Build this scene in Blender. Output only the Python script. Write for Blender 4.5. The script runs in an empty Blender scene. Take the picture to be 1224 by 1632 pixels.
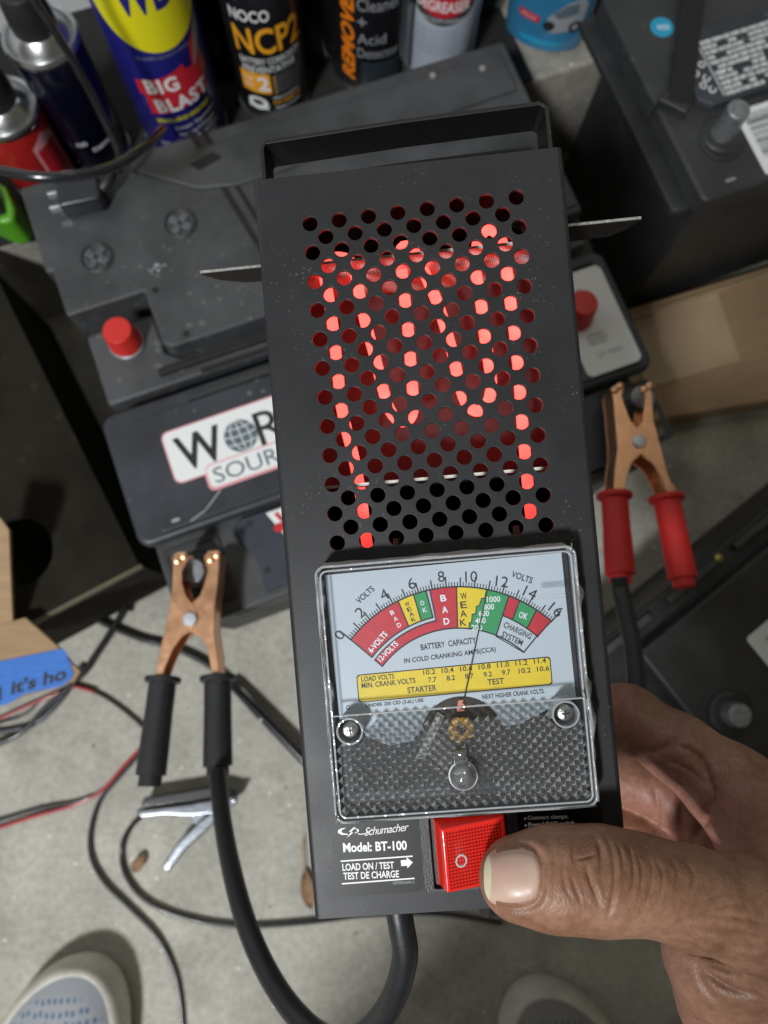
import bpy, bmesh, math, random
import numpy as np
from mathutils import Vector, Matrix
random.seed(7); np.random.seed(7)
SC = bpy.context.scene
COL = SC.collection

# ------------------------------------------------------------------ camera
F = 1150.0; CX, CY = 612.0, 816.0; H = 0.70            # focal length in photo pixels, camera height (m)
_d = np.array([(585-CX)/F, -(1040-CY)/F, -1.0])        # direction of straight-down in camera space
_k = -_d/np.linalg.norm(_d)
_i = np.array([1.0, 0, 0]); _i = _i-(_i@_k)*_k; _i /= np.linalg.norm(_i)
_j = np.cross(_k, _i)
CAMR = np.array([_i, _j, _k])                          # camera -> world rotation
cam = bpy.data.cameras.new("camera"); camo = bpy.data.objects.new("camera", cam); COL.objects.link(camo)
camo.matrix_world = Matrix.Translation((0, 0, H)) @ Matrix(CAMR.tolist()).to_4x4()
cam.sensor_fit = 'VERTICAL'; cam.sensor_height = 36.0; cam.lens = F/1632*36
cam.clip_start = 0.01; cam.clip_end = 50
cam.dof.use_dof = True; cam.dof.focus_distance = 0.217; cam.dof.aperture_fstop = 12.0
SC.camera = camo
SC.view_settings.view_transform = 'Standard'; SC.view_settings.look = 'None'
SC.view_settings.exposure = 0.0; SC.view_settings.gamma = 1.0

def P(x, y, z):
    """point of the place at height z that the photo shows at pixel x, y"""
    r = CAMR @ np.array([(x-CX)/F, -(y-CY)/F, -1.0]); t = (z-H)/r[2]
    return Vector((r*t+np.array([0, 0, H])).tolist())
def CP(x, y, d):
    return Vector((CAMR @ (np.array([(x-CX)/F, -(y-CY)/F, -1.0])*d) + np.array([0, 0, H])).tolist())

# ------------------------------------------------------------------ light
W = bpy.data.worlds.new("World"); SC.world = W; W.use_nodes = True
W.node_tree.nodes["Background"].inputs[0].default_value = (1.0, 0.92, 0.72, 1)
W.node_tree.nodes["Background"].inputs[1].default_value = 0.085
def area(name, loc, target, size, power, col):
    l = bpy.data.lights.new(name, 'AREA'); l.shape = 'RECTANGLE'; l.size = size[0]; l.size_y = size[1]
    l.energy = power; l.color = col
    o = bpy.data.objects.new(name, l); COL.objects.link(o); o.location = loc
    o.rotation_euler = (Vector(target)-Vector(loc)).to_track_quat('-Z', 'Y').to_euler(); return o
area("ceiling_lamp", (-0.82, -1.30, 2.25), (-0.1, 0.1, 0.1), (0.28, 0.28), 62, (0.97, 0.985, 1.0))
area("fill_light", (0.25, 0.95, 2.4), (0.1, 0.1, 0.2), (1.2, 0.15), 3.0, (1.0, 0.93, 0.78))  # added fill that keeps the shaded areas from going black

# ------------------------------------------------------------------ room frame (batteries, ledge and wall stand square to it)
YAW = math.radians(20.5); RT = Vector((math.cos(YAW), math.sin(YAW), 0)); RN = Vector((-math.sin(YAW), math.cos(YAW), 0))
def R(s, n, z): return RT*s + RN*n + Vector((0, 0, z))

# ------------------------------------------------------------------ materials
MATS = {}
def mat(name, col, rough=0.5, metal=0.0, var=0.0, vscale=20, bump=0.0, bscale=400, spec=0.5, dust=0.0, dscale=300,
        emit=None, estr=0.0, rvar=0.0, col2=None, coat=0.0, sss=0.0, stretch=None, dustcol=(0.5, 0.5, 0.48)):
    if name in MATS: return MATS[name]
    m = bpy.data.materials.new(name); m.use_nodes = True; nt = m.node_tree; N = nt.nodes; Lk = nt.links
    b = N["Principled BSDF"]; b.inputs["Base Color"].default_value = (*col, 1); b.inputs["Roughness"].default_value = rough
    b.inputs["Metallic"].default_value = metal; b.inputs["Specular IOR Level"].default_value = spec
    b.inputs["Coat Weight"].default_value = coat
    if sss: b.inputs["Subsurface Weight"].default_value = sss; b.inputs["Subsurface Radius"].default_value = (0.006, 0.002, 0.001); b.inputs["Subsurface Scale"].default_value = 0.5
    if emit: b.inputs["Emission Color"].default_value = (*emit, 1); b.inputs["Emission Strength"].default_value = estr
    tc = N.new("ShaderNodeTexCoord"); src = tc.outputs["Object"]
    if stretch:
        mp = N.new("ShaderNodeMapping"); mp.inputs["Scale"].default_value = stretch; Lk.new(src, mp.inputs[0]); src = mp.outputs[0]
    cur = None
    if var or col2:
        n = N.new("ShaderNodeTexNoise"); n.inputs["Scale"].default_value = vscale; n.inputs["Detail"].default_value = 6; n.inputs["Roughness"].default_value = .6
        Lk.new(src, n.inputs["Vector"])
        r = N.new("ShaderNodeValToRGB"); r.color_ramp.elements[0].position = .32; r.color_ramp.elements[1].position = .68
        c2 = col2 or tuple(min(1, c*(1+var)) for c in col); c1 = col if col2 else tuple(c*(1-var) for c in col)
        r.color_ramp.elements[0].color = (*c1, 1); r.color_ramp.elements[1].color = (*c2, 1)
        Lk.new(n.outputs["Fac"], r.inputs[0]); cur = r.outputs[0]
        if rvar:
            mr = N.new("ShaderNodeMapRange"); mr.inputs[3].default_value = max(0.02, rough-rvar); mr.inputs[4].default_value = min(1, rough+rvar)
            Lk.new(n.outputs["Fac"], mr.inputs[0]); Lk.new(mr.outputs[0], b.inputs["Roughness"])
    if dust:
        v = N.new("ShaderNodeTexVoronoi"); v.inputs["Scale"].default_value = dscale; Lk.new(tc.outputs["Object"], v.inputs["Vector"])
        n2 = N.new("ShaderNodeTexNoise"); n2.inputs["Scale"].default_value = dscale*.07; Lk.new(tc.outputs["Object"], n2.inputs["Vector"])
        ad = N.new("ShaderNodeMath"); ad.operation = 'MULTIPLY_ADD'; Lk.new(n2.outputs["Fac"], ad.inputs[0]); ad.inputs[1].default_value = -.80; Lk.new(v.outputs["Distance"], ad.inputs[2])
        rr = N.new("ShaderNodeValToRGB"); rr.color_ramp.elements[0].position = 0; rr.color_ramp.elements[0].color = (dust,)*3+(1,)
        rr.color_ramp.elements[1].position = .045; rr.color_ramp.elements[1].color = (0, 0, 0, 1)
        a2 = N.new("ShaderNodeMath"); a2.operation = 'ADD'; Lk.new(ad.outputs[0], a2.inputs[0]); a2.inputs[1].default_value = .345; Lk.new(a2.outputs[0], rr.inputs[0])
        mx = N.new("ShaderNodeMixRGB"); Lk.new(rr.outputs[0], mx.inputs[0])
        if cur: Lk.new(cur, mx.inputs[1])
        else: mx.inputs[1].default_value = (*col, 1)
        mx.inputs[2].default_value = (*dustcol, 1); cur = mx.outputs[0]
    if cur: Lk.new(cur, b.inputs["Base Color"])
    if bump:
        n = N.new("ShaderNodeTexNoise"); n.inputs["Scale"].default_value = bscale; n.inputs["Detail"].default_value = 4; Lk.new(src, n.inputs["Vector"])
        bp = N.new("ShaderNodeBump"); bp.inputs["Strength"].default_value = bump; bp.inputs["Distance"].default_value = .0006
        Lk.new(n.outputs["Fac"], bp.inputs["Height"]); Lk.new(bp.outputs[0], b.inputs["Normal"])
    MATS[name] = m; return m

def clear_mat(name, tint=(1, 1, 1), rough=0.04, gl=1.0, milk=0.0, bump=0.0, bscale=100, ior=1.49):
    """thin clear plastic: light passes straight through, the surface mirrors by Fresnel"""
    if name in MATS: return MATS[name]
    m = bpy.data.materials.new(name); m.use_nodes = True; nt = m.node_tree; N = nt.nodes; Lk = nt.links
    N.remove(N["Principled BSDF"]); out = N["Material Output"]
    tr = N.new("ShaderNodeBsdfTransparent"); tr.inputs[0].default_value = (*tint, 1)
    gs = N.new("ShaderNodeBsdfGlossy"); gs.inputs["Roughness"].default_value = rough
    fr = N.new("ShaderNodeFresnel"); fr.inputs[0].default_value = ior
    mu = N.new("ShaderNodeMath"); mu.operation = 'MULTIPLY'; mu.inputs[1].default_value = gl; mu.use_clamp = True
    Lk.new(fr.outputs[0], mu.inputs[0])
    mx = N.new("ShaderNodeMixShader"); Lk.new(mu.outputs[0], mx.inputs[0]); Lk.new(tr.outputs[0], mx.inputs[1]); Lk.new(gs.outputs[0], mx.inputs[2])
    last = mx.outputs[0]
    if milk:
        df = N.new("ShaderNodeBsdfDiffuse"); df.inputs[0].default_value = (.8, .82, .84, 1)
        m2 = N.new("ShaderNodeMixShader"); m2.inputs[0].default_value = milk; Lk.new(last, m2.inputs[1]); Lk.new(df.outputs[0], m2.inputs[2]); last = m2.outputs[0]
    if bump:
        tc = N.new("ShaderNodeTexCoord"); n = N.new("ShaderNodeTexNoise"); n.inputs["Scale"].default_value = bscale; Lk.new(tc.outputs["Object"], n.inputs["Vector"])
        bp = N.new("ShaderNodeBump"); bp.inputs["Strength"].default_value = bump; bp.inputs["Distance"].default_value = .001
        Lk.new(n.outputs["Fac"], bp.inputs["Height"]); Lk.new(bp.outputs[0], gs.inputs["Normal"]); Lk.new(bp.outputs[0], fr.inputs["Normal"])
    Lk.new(last, out.inputs[0]); MATS[name] = m; return m

# ------------------------------------------------------------------ mesh helpers
def thing(name, label, cat, mw=None, group=None):
    o = bpy.data.objects.new(name, None); COL.objects.link(o); o.empty_display_size = .02
    if mw is not None: o.matrix_world = mw
    o['label'] = label; o['category'] = cat
    if group: o['group'] = group
    return o
def tag(o, label=None, cat=None, group=None, kind=None):
    if label: o['label'] = label
    if cat: o['category'] = cat
    if group: o['group'] = group
    if kind: o['kind'] = kind
    return o
def link(name, me, m, parent=None, smooth=40, bevel=0, bseg=2):
    o = bpy.data.objects.new(name, me); COL.objects.link(o)
    if m: me.materials.clear(); me.materials.append(m)
    if smooth:
        for p in me.polygons: p.use_smooth = True
        me.set_sharp_from_angle(angle=math.radians(smooth))
    if bevel:
        md = o.modifiers.new("bevel", 'BEVEL'); md.width = bevel; md.segments = bseg; md.limit_method = 'ANGLE'; md.angle_limit = math.radians(35); md.harden_normals = True
    if parent: o.parent = parent
    return o
class MB:
    def __init__(s): s.v = []; s.f = []
    def add(s, vs, fs, mw=None):
        b = len(s.v)
        for v in vs:
            v = Vector(v); s.v.append(tuple(mw @ v if mw else v))
        s.f += [tuple(i+b for i in f) for f in fs]; return s
    def box(s, a, b, mw=None):
        x0, y0, z0 = a; x1, y1, z1 = b
        return s.add([(x0,y0,z0),(x1,y0,z0),(x1,y1,z0),(x0,y1,z0),(x0,y0,z1),(x1,y0,z1),(x1,y1,z1),(x0,y1,z1)],
                     [(0,3,2,1),(4,5,6,7),(0,1,5,4),(1,2,6,5),(2,3,7,6),(3,0,4,7)], mw)
    def prism(s, pts, z0, z1, mw=None):
        n = len(pts); a = sum(pts[i][0]*pts[(i+1)%n][1]-pts[(i+1)%n][0]*pts[i][1] for i in range(n))
        if a < 0: pts = pts[::-1]
        vs = [(p[0], p[1], z0) for p in pts]+[(p[0], p[1], z1) for p in pts]
        fs = [tuple(range(n))[::-1], tuple(range(n, 2*n))]+[(i, (i+1)%n, n+(i+1)%n, n+i) for i in range(n)]
        return s.add(vs, fs, mw)
    def lathe(s, prof, n=48, mw=None):
        vs = []; fs = []
        for r, z in prof:
            for k in range(n):
                a = 2*math.pi*k/n; vs.append((r*math.cos(a), r*math.sin(a), z))
        for i in range(len(prof)-1):
            for k in range(n):
                fs.append((i*n+k, i*n+(k+1)%n, (i+1)*n+(k+1)%n, (i+1)*n+k))
        fs.append(tuple(range(n))[::-1]); fs.append(tuple(range((len(prof)-1)*n, len(prof)*n)))
        return s.add(vs, fs, mw)
    def tube(s, pts, r, n=12, flat=1.0, upv=None, mw=None, smooth=True, sub=6):
        pts = [Vector(p) for p in pts]
        if smooth: pts = spline(pts, sub)
        m = len(pts); rs = r if hasattr(r, '__len__') else [r]*m
        if len(rs) != m: rs = list(np.interp(np.linspace(0, 1, m), np.linspace(0, 1, len(rs)), rs))
        t0 = (pts[1]-pts[0]).normalized(); up = Vector(upv) if upv else (Vector((0, 0, 1)) if abs(t0.z) < .9 else Vector((1, 0, 0)))
        vs = []; fs = []
        for i, p in enumerate(pts):
            t = (pts[min(i+1, m-1)]-pts[max(i-1, 0)]).normalized()
            up = (Vector(upv) if upv else up); a = t.cross(up)
            if a.length < 1e-6: a = t.cross(Vector((1, 0, 0)))
            a.normalize(); u = a.cross(t).normalized()
            if not upv: up = u
            for k in range(n):
                q = 2*math.pi*k/n; vs.append(tuple(p+a*(math.cos(q)*rs[i])+u*(math.sin(q)*rs[i]*flat)))
        for i in range(m-1):
            for k in range(n): fs.append((i*n+k, i*n+(k+1)%n, (i+1)*n+(k+1)%n, (i+1)*n+k))
        fs.append(tuple(range(n))[::-1]); fs.append(tuple(range((m-1)*n, m*n)))
        return s.add(vs, fs, mw)
    def mesh(s, name):
        me = bpy.data.meshes.new(name); me.from_pydata(s.v, [], s.f); me.update()
        bm = bmesh.new(); bm.from_mesh(me); bmesh.ops.recalc_face_normals(bm, faces=bm.faces); bm.to_mesh(me); bm.free()
        return me
    def build(s, name, m, parent=None, **k): return link(name, s.mesh(name), m, parent, **k)
def spline(pts, sub=6):
    if len(pts) < 3: return pts
    out = []; q = [pts[0]*2-pts[1]]+pts+[pts[-1]*2-pts[-2]]
    for i in range(1, len(q)-2):
        for k in range(sub):
            t = k/sub; a, b, c, d = q[i-1], q[i], q[i+1], q[i+2]
            out.append(.5*((2*b)+(c-a)*t+(2*a-5*b+4*c-d)*t*t+(3*b-a-3*c+d)*t**3))
    out.append(pts[-1]); return out
def rrect(x0, y0, x1, y1, r, n=6):
    o = []
    for cx, cy, a in ((x1-r, y1-r, 0), (x0+r, y1-r, 90), (x0+r, y0+r, 180), (x1-r, y0+r, 270)):
        for k in range(n+1):
            q = math.radians(a+90*k/n); o.append((cx+r*math.cos(q), cy+r*math.sin(q)))
    return o
def ring(mb, outer, inner, z0, z1, mw=None):
    n = len(outer); vs = [(*p, z0) for p in outer]+[(*p, z1) for p in outer]+[(*p, z0) for p in inner]+[(*p, z1) for p in inner]
    fs = []
    for i in range(n):
        j = (i+1) % n
        fs += [(i, j, n+j, n+i), (2*n+j, 2*n+i, 3*n+i, 3*n+j), (n+i, n+j, 3*n+j, 3*n+i), (j, i, 2*n+i, 2*n+j)]
    mb.add(vs, fs, mw)
def frame(origin, x, z):
    x = Vector(x).normalized(); z = Vector(z).normalized(); y = z.cross(x).normalized(); x = y.cross(z)
    m = Matrix((x, y, z)).transposed().to_4x4(); m.translation = Vector(origin); return m

# flat print: letters and shapes gathered per colour, in millimetres, then laid on a plane or wrapped round a can
_tcache = {}
def glyphs(txt, bold, shear, sp):
    key = (txt, bold, shear, sp)
    if key in _tcache: return _tcache[key]
    c = bpy.data.curves.new("t", 'FONT'); c.body = txt; c.size = 1; c.offset = bold; c.shear = shear; c.resolution_u = 3; c.space_character = sp
    o = bpy.data.objects.new("t", c); COL.objects.link(o); bpy.context.view_layer.update()
    me = bpy.data.meshes.new_from_object(o.evaluated_get(bpy.context.evaluated_depsgraph_get()))
    v = np.array([p.co[:2] for p in me.vertices]); f = [tuple(p.vertices) for p in me.polygons]
    bpy.data.objects.remove(o); bpy.data.curves.remove(c); bpy.data.meshes.remove(me)
    lo, hi = v.min(0), v.max(0); _tcache[key] = (((v-lo)/(hi-lo)), f); return _tcache[key]
class Ink:
    def __init__(s): s.d = {}
    def _a(s, col, vs, fs, z):
        V, Fc = s.d.setdefault(col, ([], [])); b = len(V); V += [(x, y, z) for x, y in vs]; Fc += [tuple(i+b for i in f) for f in fs]
    def text(s, col, txt, x, y, w, h, rot=0, z=.1, bold=0.0, shear=0, sp=1.0, arc=None):
        """text box of width w, height h centred on x, y"""
        v, f = glyphs(txt, bold, shear, sp); q = (v-.5)*[w, h]; a = math.radians(rot)
        if arc is None:
            c, d = math.cos(a), math.sin(a); q = np.stack([q[:, 0]*c-q[:, 1]*d+x, q[:, 0]*d+q[:, 1]*c+y], 1)
        else:
            r = arc; th = math.radians(90)-q[:, 0]/r+a; rr = r+q[:, 1]; q = np.stack([x+rr*np.cos(th), y+rr*np.sin(th)], 1)
        s._a(col, q.tolist(), f, z)
    def poly(s, col, pts, z=.05): s._a(col, pts, [tuple(range(len(pts)))], z)
    def rect(s, col, x0, y0, x1, y1, z=.05, r=0):
        s.poly(col, rrect(x0, y0, x1, y1, r) if r else [(x0, y0), (x1, y0), (x1, y1), (x0, y1)], z)
    def line(s, col, pts, w, z=.08):
        for a, b in zip(pts[:-1], pts[1:]):
            dx, dy = b[0]-a[0], b[1]-a[1]; l = math.hypot(dx, dy)+1e-9; nx, ny = -dy/l*w/2, dx/l*w/2; ex, ey = dx/l*w*.3, dy/l*w*.3
            s._a(col, [(a[0]+nx-ex, a[1]+ny-ey), (a[0]-nx-ex, a[1]-ny-ey), (b[0]-nx+ex, b[1]-ny+ey), (b[0]+nx+ex, b[1]+ny+ey)], [(0, 1, 2, 3)], z)
    def disc(s, col, x, y, r, z=.05, n=48, ry=None):
        s.poly(col, [(x+r*math.cos(2*math.pi*k/n), y+(ry or r)*math.sin(2*math.pi*k/n)) for k in range(n)], z)
    def build(s, mats, parent, name='print', scale=.001, mw=None, wrap=None, step=2.0):
        items = []
        for col, (V, Fc) in s.d.items():          # a colour with only two to four patches: each patch a part of its own
            par = list(range(len(V)))
            def find(i):
                while par[i] != i: par[i] = par[par[i]]; i = par[i]
                return i
            for f in Fc:
                for i in f[1:]: par[find(i)] = find(f[0])
            roots = sorted({find(f[0]) for f in Fc})
            if 2 <= len(roots) <= 4:
                for r in roots:
                    ids = [i for i in range(len(V)) if find(i) == r]; mp = {q: k for k, q in enumerate(ids)}
                    items.append((col, ([V[i] for i in ids], [tuple(mp[i] for i in f) for f in Fc if find(f[0]) == r])))
            else: items.append((col, (V, Fc)))
        for col, (V, Fc) in items:
            me = bpy.data.meshes.new(name); me.from_pydata(V, [], Fc); me.update()
            if wrap:
                bm = bmesh.new(); bm.from_mesh(me); xs = [v[0] for v in V]
                x = math.floor(min(xs)/step)*step
                while x < max(xs):
                    bmesh.ops.bisect_plane(bm, geom=bm.verts[:]+bm.edges[:]+bm.faces[:], plane_co=(x, 0, 0), plane_no=(1, 0, 0)); x += step
                for v in bm.verts:
                    a = v.co.x/wrap; r = wrap+v.co.z; v.co = Vector((r*math.sin(a), -r*math.cos(a), v.co.y))
                bm.to_mesh(me); bm.free()
            T = (mw or Matrix.Identity(4)) @ Matrix.Scale(scale, 4); me.transform(T)
            link(name, me, mats[col], parent, smooth=0)

BLACK = mat('black_ink', (.02, .02, .022), .5); WHITE = mat('white_ink', (.80, .82, .82), .45)
INKS = {'k': BLACK, 'w': WHITE, 'r': mat('red_ink', (.55, .02, .035), .45, var=.1, vscale=300), 'y': mat('yellow_ink', (.80, .58, .02), .45, var=.06, vscale=200),
        'g': mat('green_ink', (.03, .30, .10), .45), 'o': mat('orange_ink', (.85, .22, .01), .45), 'a': mat('amber_ink', (.85, .38, .02), .45),
        'b': mat('navy_ink', (.015, .015, .17), .4), 's': mat('grey_ink', (.30, .32, .34), .5), 'l': mat('lightblue_ink', (.02, .33, .55), .4),
        't': mat('slate_ink', (.10, .14, .17), .5), 'd': mat('dark_ink', (.05, .05, .055), .4), 'p': mat('pink_ink', (.75, .35, .38), .5), 'Y': mat('logo_yellow', (.78, .72, .01), .4)}

# ================================================================== SETTING
floor_m = bpy.data.materials.new("concrete"); floor_m.use_nodes = True
def concrete(m, base, dark, s=1.0):
    nt = m.node_tree; N = nt.nodes; Lk = nt.links; b = N["Principled BSDF"]; b.inputs["Roughness"].default_value = .85
    tc = N.new("ShaderNodeTexCoord")
    def noise(sc, det=6, ro=.6):
        n = N.new("ShaderNodeTexNoise"); n.inputs["Scale"].default_value = sc*s; n.inputs["Detail"].default_value = det; n.inputs["Roughness"].default_value = ro
        Lk.new(tc.outputs["Object"], n.inputs["Vector"]); return n.outputs["Fac"]
    def ramp(f, a, b_, ca, cb):
        r = N.new("ShaderNodeValToRGB"); r.color_ramp.elements[0].position = a; r.color_ramp.elements[1].position = b_
        r.color_ramp.elements[0].color = (*ca, 1); r.color_ramp.elements[1].color = (*cb, 1); Lk.new(f, r.inputs[0]); return r.outputs[0]
    def mix(a, c, f, t='MIX'):
        x = N.new("ShaderNodeMixRGB"); x.blend_type = t; Lk.new(a, x.inputs[1]); Lk.new(c, x.inputs[2])
        if isinstance(f, float): x.inputs[0].default_value = f
        else: Lk.new(f, x.inputs[0])
        return x.outputs[0]
    c = ramp(noise(14), .3, .7, tuple(v*.74 for v in base), tuple(v*1.16 for v in base))
    f2 = ramp(noise(160, 8, .75), .35, .65, (.80, .80, .80), (1.15, 1.15, 1.15)); c = mix(c, f2, 1.0, 'MULTIPLY')
    st = ramp(noise(7.5, 6, .68), .52, .68, (0, 0, 0), (.72, .72, .72)); dk = N.new("ShaderNodeRGB"); dk.outputs[0].default_value = (*dark, 1)
    c = mix(c, dk.outputs[0], st)
    v = N.new("ShaderNodeTexVoronoi"); v.inputs["Scale"].default_value = 75*s; Lk.new(tc.outputs["Object"], v.inputs["Vector"])
    sp = ramp(v.outputs["Distance"], .05, .10, (.75, .75, .75), (0, 0, 0)); wh = N.new("ShaderNodeRGB"); wh.outputs[0].default_value = (.25, .23, .19, 1)
    c = mix(c, wh.outputs[0], sp)
    v2 = N.new("ShaderNodeTexVoronoi"); v2.inputs["Scale"].default_value = 48*s; mp = N.new("ShaderNodeMapping"); mp.inputs[1].default_value = (.3, .7, .1); Lk.new(tc.outputs["Object"], mp.inputs[0]); Lk.new(mp.outputs[0], v2.inputs["Vector"])
    sp2 = ramp(v2.outputs["Distance"], .03, .07, (1, 1, 1), (0, 0, 0)); w2 = N.new("ShaderNodeRGB"); w2.outputs[0].default_value = (.9, .9, .85, 1)
    c = mix(c, w2.outputs[0], sp2)
    Lk.new(c, b.inputs["Base Color"])
    bp = N.new("ShaderNodeBump"); bp.inputs["Strength"].default_value = .45; bp.inputs["Distance"].default_value = .0015
    Lk.new(noise(220, 8, .8), bp.inputs["Height"]); Lk.new(bp.outputs[0], b.inputs["Normal"])
concrete(floor_m, (.475, .46, .40), (.20, .19, .165))
o = MB().add([(-3, -3, 0), (3, -3, 0), (3, 3, 0), (-3, 3, 0)], [(0, 1, 2, 3)]).build('floor', floor_m, smooth=0); tag(o, kind='structure')
ledge_m = bpy.data.materials.new("ledge_concrete"); ledge_m.use_nodes = True; concrete(ledge_m, (.40, .38, .33), (.15, .14, .12))
LZ = .13; LN = .432; LB = .127
o = MB().box((-1.2, LN, 0), (1.2, .64, LB), frame((0, 0, 0), RT, (0, 0, 1))).build('ledge', ledge_m, smooth=0, bevel=.004); tag(o, kind='structure')
wall_m = mat('white_wall', (.62, .64, .64), .8, var=.08, vscale=9, bump=.3, bscale=180)
o = MB().box((-1.2, .642, 0), (1.2, .70, 1.5), frame((0, 0, 0), RT, (0, 0, 1))).build('wall', wall_m, smooth=0); tag(o, kind='structure')

o = MB().box((-.75, LN-.001, LB+.0001), (.322, .638, LZ-.0001), frame((0, 0, 0), RT, (0, 0, 1))).build('added_dark_mat', mat('mat_black', (.014, .013, .011), .8, var=.4, vscale=20, bump=.4, bscale=300), bevel=.0008)  # sheet added to darken the ledge under and between the cans
tag(o, 'added dark mat for the darkness on the ledge between the spray cans', 'mat')

mb = MB(); rg = random.Random(21)
for k in range(260):
    x, y = rg.uniform(-.42, .42), rg.uniform(-.42, .24); r = rg.choice((.0004, .0006, .0008, .0013)); a = rg.uniform(0, 6)
    pts = [(x+r*rg.uniform(.7, 1.3)*math.cos(a+q*1.257), y+r*rg.uniform(.7, 1.3)*math.sin(a+q*1.257)) for q in range(5)]
    mb.prism(pts, .0, r*rg.uniform(.7, 1.2))
o = mb.build('grit', mat('grit_stone', (.30, .27, .22), .8, var=.6, vscale=40), smooth=0); tag(o, 'loose grit and sand specks scattered over the concrete floor', 'grit', kind='stuff')
# ================================================================== SPRAY CANS ON THE LEDGE
METAL = mat('bare_steel', (.62, .63, .64), .28, 1.0, var=.06, vscale=60, bump=.1, bscale=300)
BLKP = mat('black_plastic', (.018, .018, .02), .42, var=.25, vscale=60, bump=.15, bscale=900)
def can(px, py, r, h, label, body, cap='dome', capm=None, ink=None, group=None, name='spray_can', z0=LZ, twist=0, foot=True):
    b = P(px, py, z0); a = math.atan2(b.y, b.x)           # the printed front faces the room
    fwd = Vector((-b.x, -b.y, 0)).normalized(); x = Vector((-fwd.y, fwd.x, 0))
    mw = Matrix((x, -fwd, Vector((0, 0, 1)))).transposed().to_4x4(); mw.translation = b
    mw = mw @ Matrix.Rotation(math.radians(twist), 4, 'Z')
    t = thing(name, label, 'bottle' if 'bottle' in name else 'spray can', mw)
    mb = MB(); mb.lathe([(r-.001, 0), (r, .0015), (r, h-.004), (r-.001, h-.001), (r-.002, h)], 64); mb.build('body', body, t)
    if foot:
        f = MB(); ring(f, [(r*1.025*math.cos(q*math.pi/24), r*1.025*math.sin(q*math.pi/24)) for q in range(48)], [(r*.9*math.cos(q*math.pi/24), r*.9*math.sin(q*math.pi/24)) for q in range(48)], -.0001, .004); f.build('bottom_rim', METAL, t, bevel=.0008)
    m = MB(); m.lathe([(r*1.01, h-.003), (r*1.05, h-.001), (r*1.05, h+.002), (r*1.0, h+.004), (r*.93, h+.003), (r*.90, h+.0005), (r*.80, h+.004), (r*.66, h+.010), (r*.5, h+.013)], 64); m.build('shoulder', METAL, t)
    c = MB(); c.lathe([(r*.60, h+.006), (r*.60, h+.02), (r*.56, h+.034), (r*.50, h+.04), (r*.2, h+.041)], 48); c.build('spray_cap', capm or BLKP, t, bevel=.0005)
    if ink: ink.build(INKS, t, 'label_print', mw=None, wrap=r*1000+.25)
    return t
# big blue and yellow can
def fine(I, col, x0, x1, ys, h, z=.2, txt="Stops Squeaks Removes Protects Loosens Rusted Parts Frees Sticky"):
    ws = txt.split()
    for i, y in enumerate(ys):
        x = x0
        k = i*3
        while x < x1-3:
            w = ws[k % len(ws)]; k += 1; ww = min(len(w)*h*.62, x1-x); I.text(col, w, x+ww/2, y, ww, h, z=z); x += ww+h*.5
I = Ink()
I.disc('Y', 3, 163, 45, .1, 64); I.text('b', "WD", -1, 166, 42, 32, z=.3, bold=.03)
I.text('w', "SPECIALIZED LUBRICANT", 3, 0, 62, 3.4, z=.2, arc=None) if False else None
I.text('s', "TRUSTED QUALITY SINCE 1953", 3, 114, 50, 2.8, z=.2)
I.poly('r', [(-30, 92), (-30, 78), (-26, 78), (-26, 58), (26, 68), (30, 96), (12, 96), (10, 102), (-8, 96)], .15)
I.text('w', "BIG", -10, 88, 26, 14, 4, .35, bold=.035, sp=1.15); I.text('w', "BLAST", 3, 70, 46, 14, 6, .35, bold=.035, sp=1.15)
I.text('Y', "SPRAYS LARGE AREAS FAST", 0, 54, 48, 4, 6, .35, bold=.02)
I.poly('r', [(18, 96), (20, 112), (26, 119), (31, 112), (28, 98)], .25); I.poly('s', [(19, 92), (33, 112), (36, 128), (28, 122)], .3)
for i, w in enumerate(["Stops Squeaks", "Removes & Protects", "Loosens Rusted Parts", "Frees Sticky", "Mechanisms"]): I.text('w', w, 8, 45-i*7, 38-(i % 2)*4, 4.6, 7, .25)
I.text('w', "OZ.", -24, 24, 8, 4, 5, .2); I.text('w', "18", -22, 16, 10, 6, 5, .2)
can(298, 203, .036, .235, 'tall blue spray can with a large yellow circle and a red BIG BLAST panel', mat('can_blue', (.018, .018, .20), .30, var=.08, vscale=80, coat=.3), ink=I, capm=mat('red_cap', (.5, .02, .02), .4), twist=3)
# black and amber can
I = Ink(); 
I.text('w', "NOCO", -13, 99, 32, 10, 2, .2, bold=.02); I.text('a', "NCP2", 0, 77, 58, 24, 2, .2, bold=.02)
I.text('w', "200 G", -24, 114, 9, 4, z=.2)
I.text('w', "BATTERY CORROSION", 0, 58, 54, 6, 3, .2, bold=.01); I.text('w', "PREVENTATIVE", -3, 49.5, 46, 6.5, 3, .2, bold=.01)
I.rect('a', -30, 24, -4, 45, .15, 1.5); I.text('w', "2", -10, 34.5, 10, 15, z=.3, bold=.03); I.text('w', "STEP", -23, 38, 9, 4.2, z=.3); I.text('w', "SPRAY", -23, 31, 9, 4.2, z=.3)
for i in range(6): I.text('s', "PROTECTS AND COATS METAL", 12, 43-i*3.4, 26, 2.0, 4, .2)
for i in range(5): I.rect('a', -1.5, 24+i*4, 0, 26+i*4, .2)
I.disc('w', -18, 12, 9, .15, 32, 7); I.disc('d', -18, 13, 5, .25, 24, 3.2); I.rect('w', -27, 6, -9, 9, .2)
I.text('a', "NO RESIDUE", 9, 15, 26, 3.4, 5, .2, bold=.02); I.text('w', "SPRAYS EVENLY", 9, 20, 26, 3, 5, .2); I.text('w', "DRIES CLEAN", 9, 9, 24, 3, 5, .2)
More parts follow.
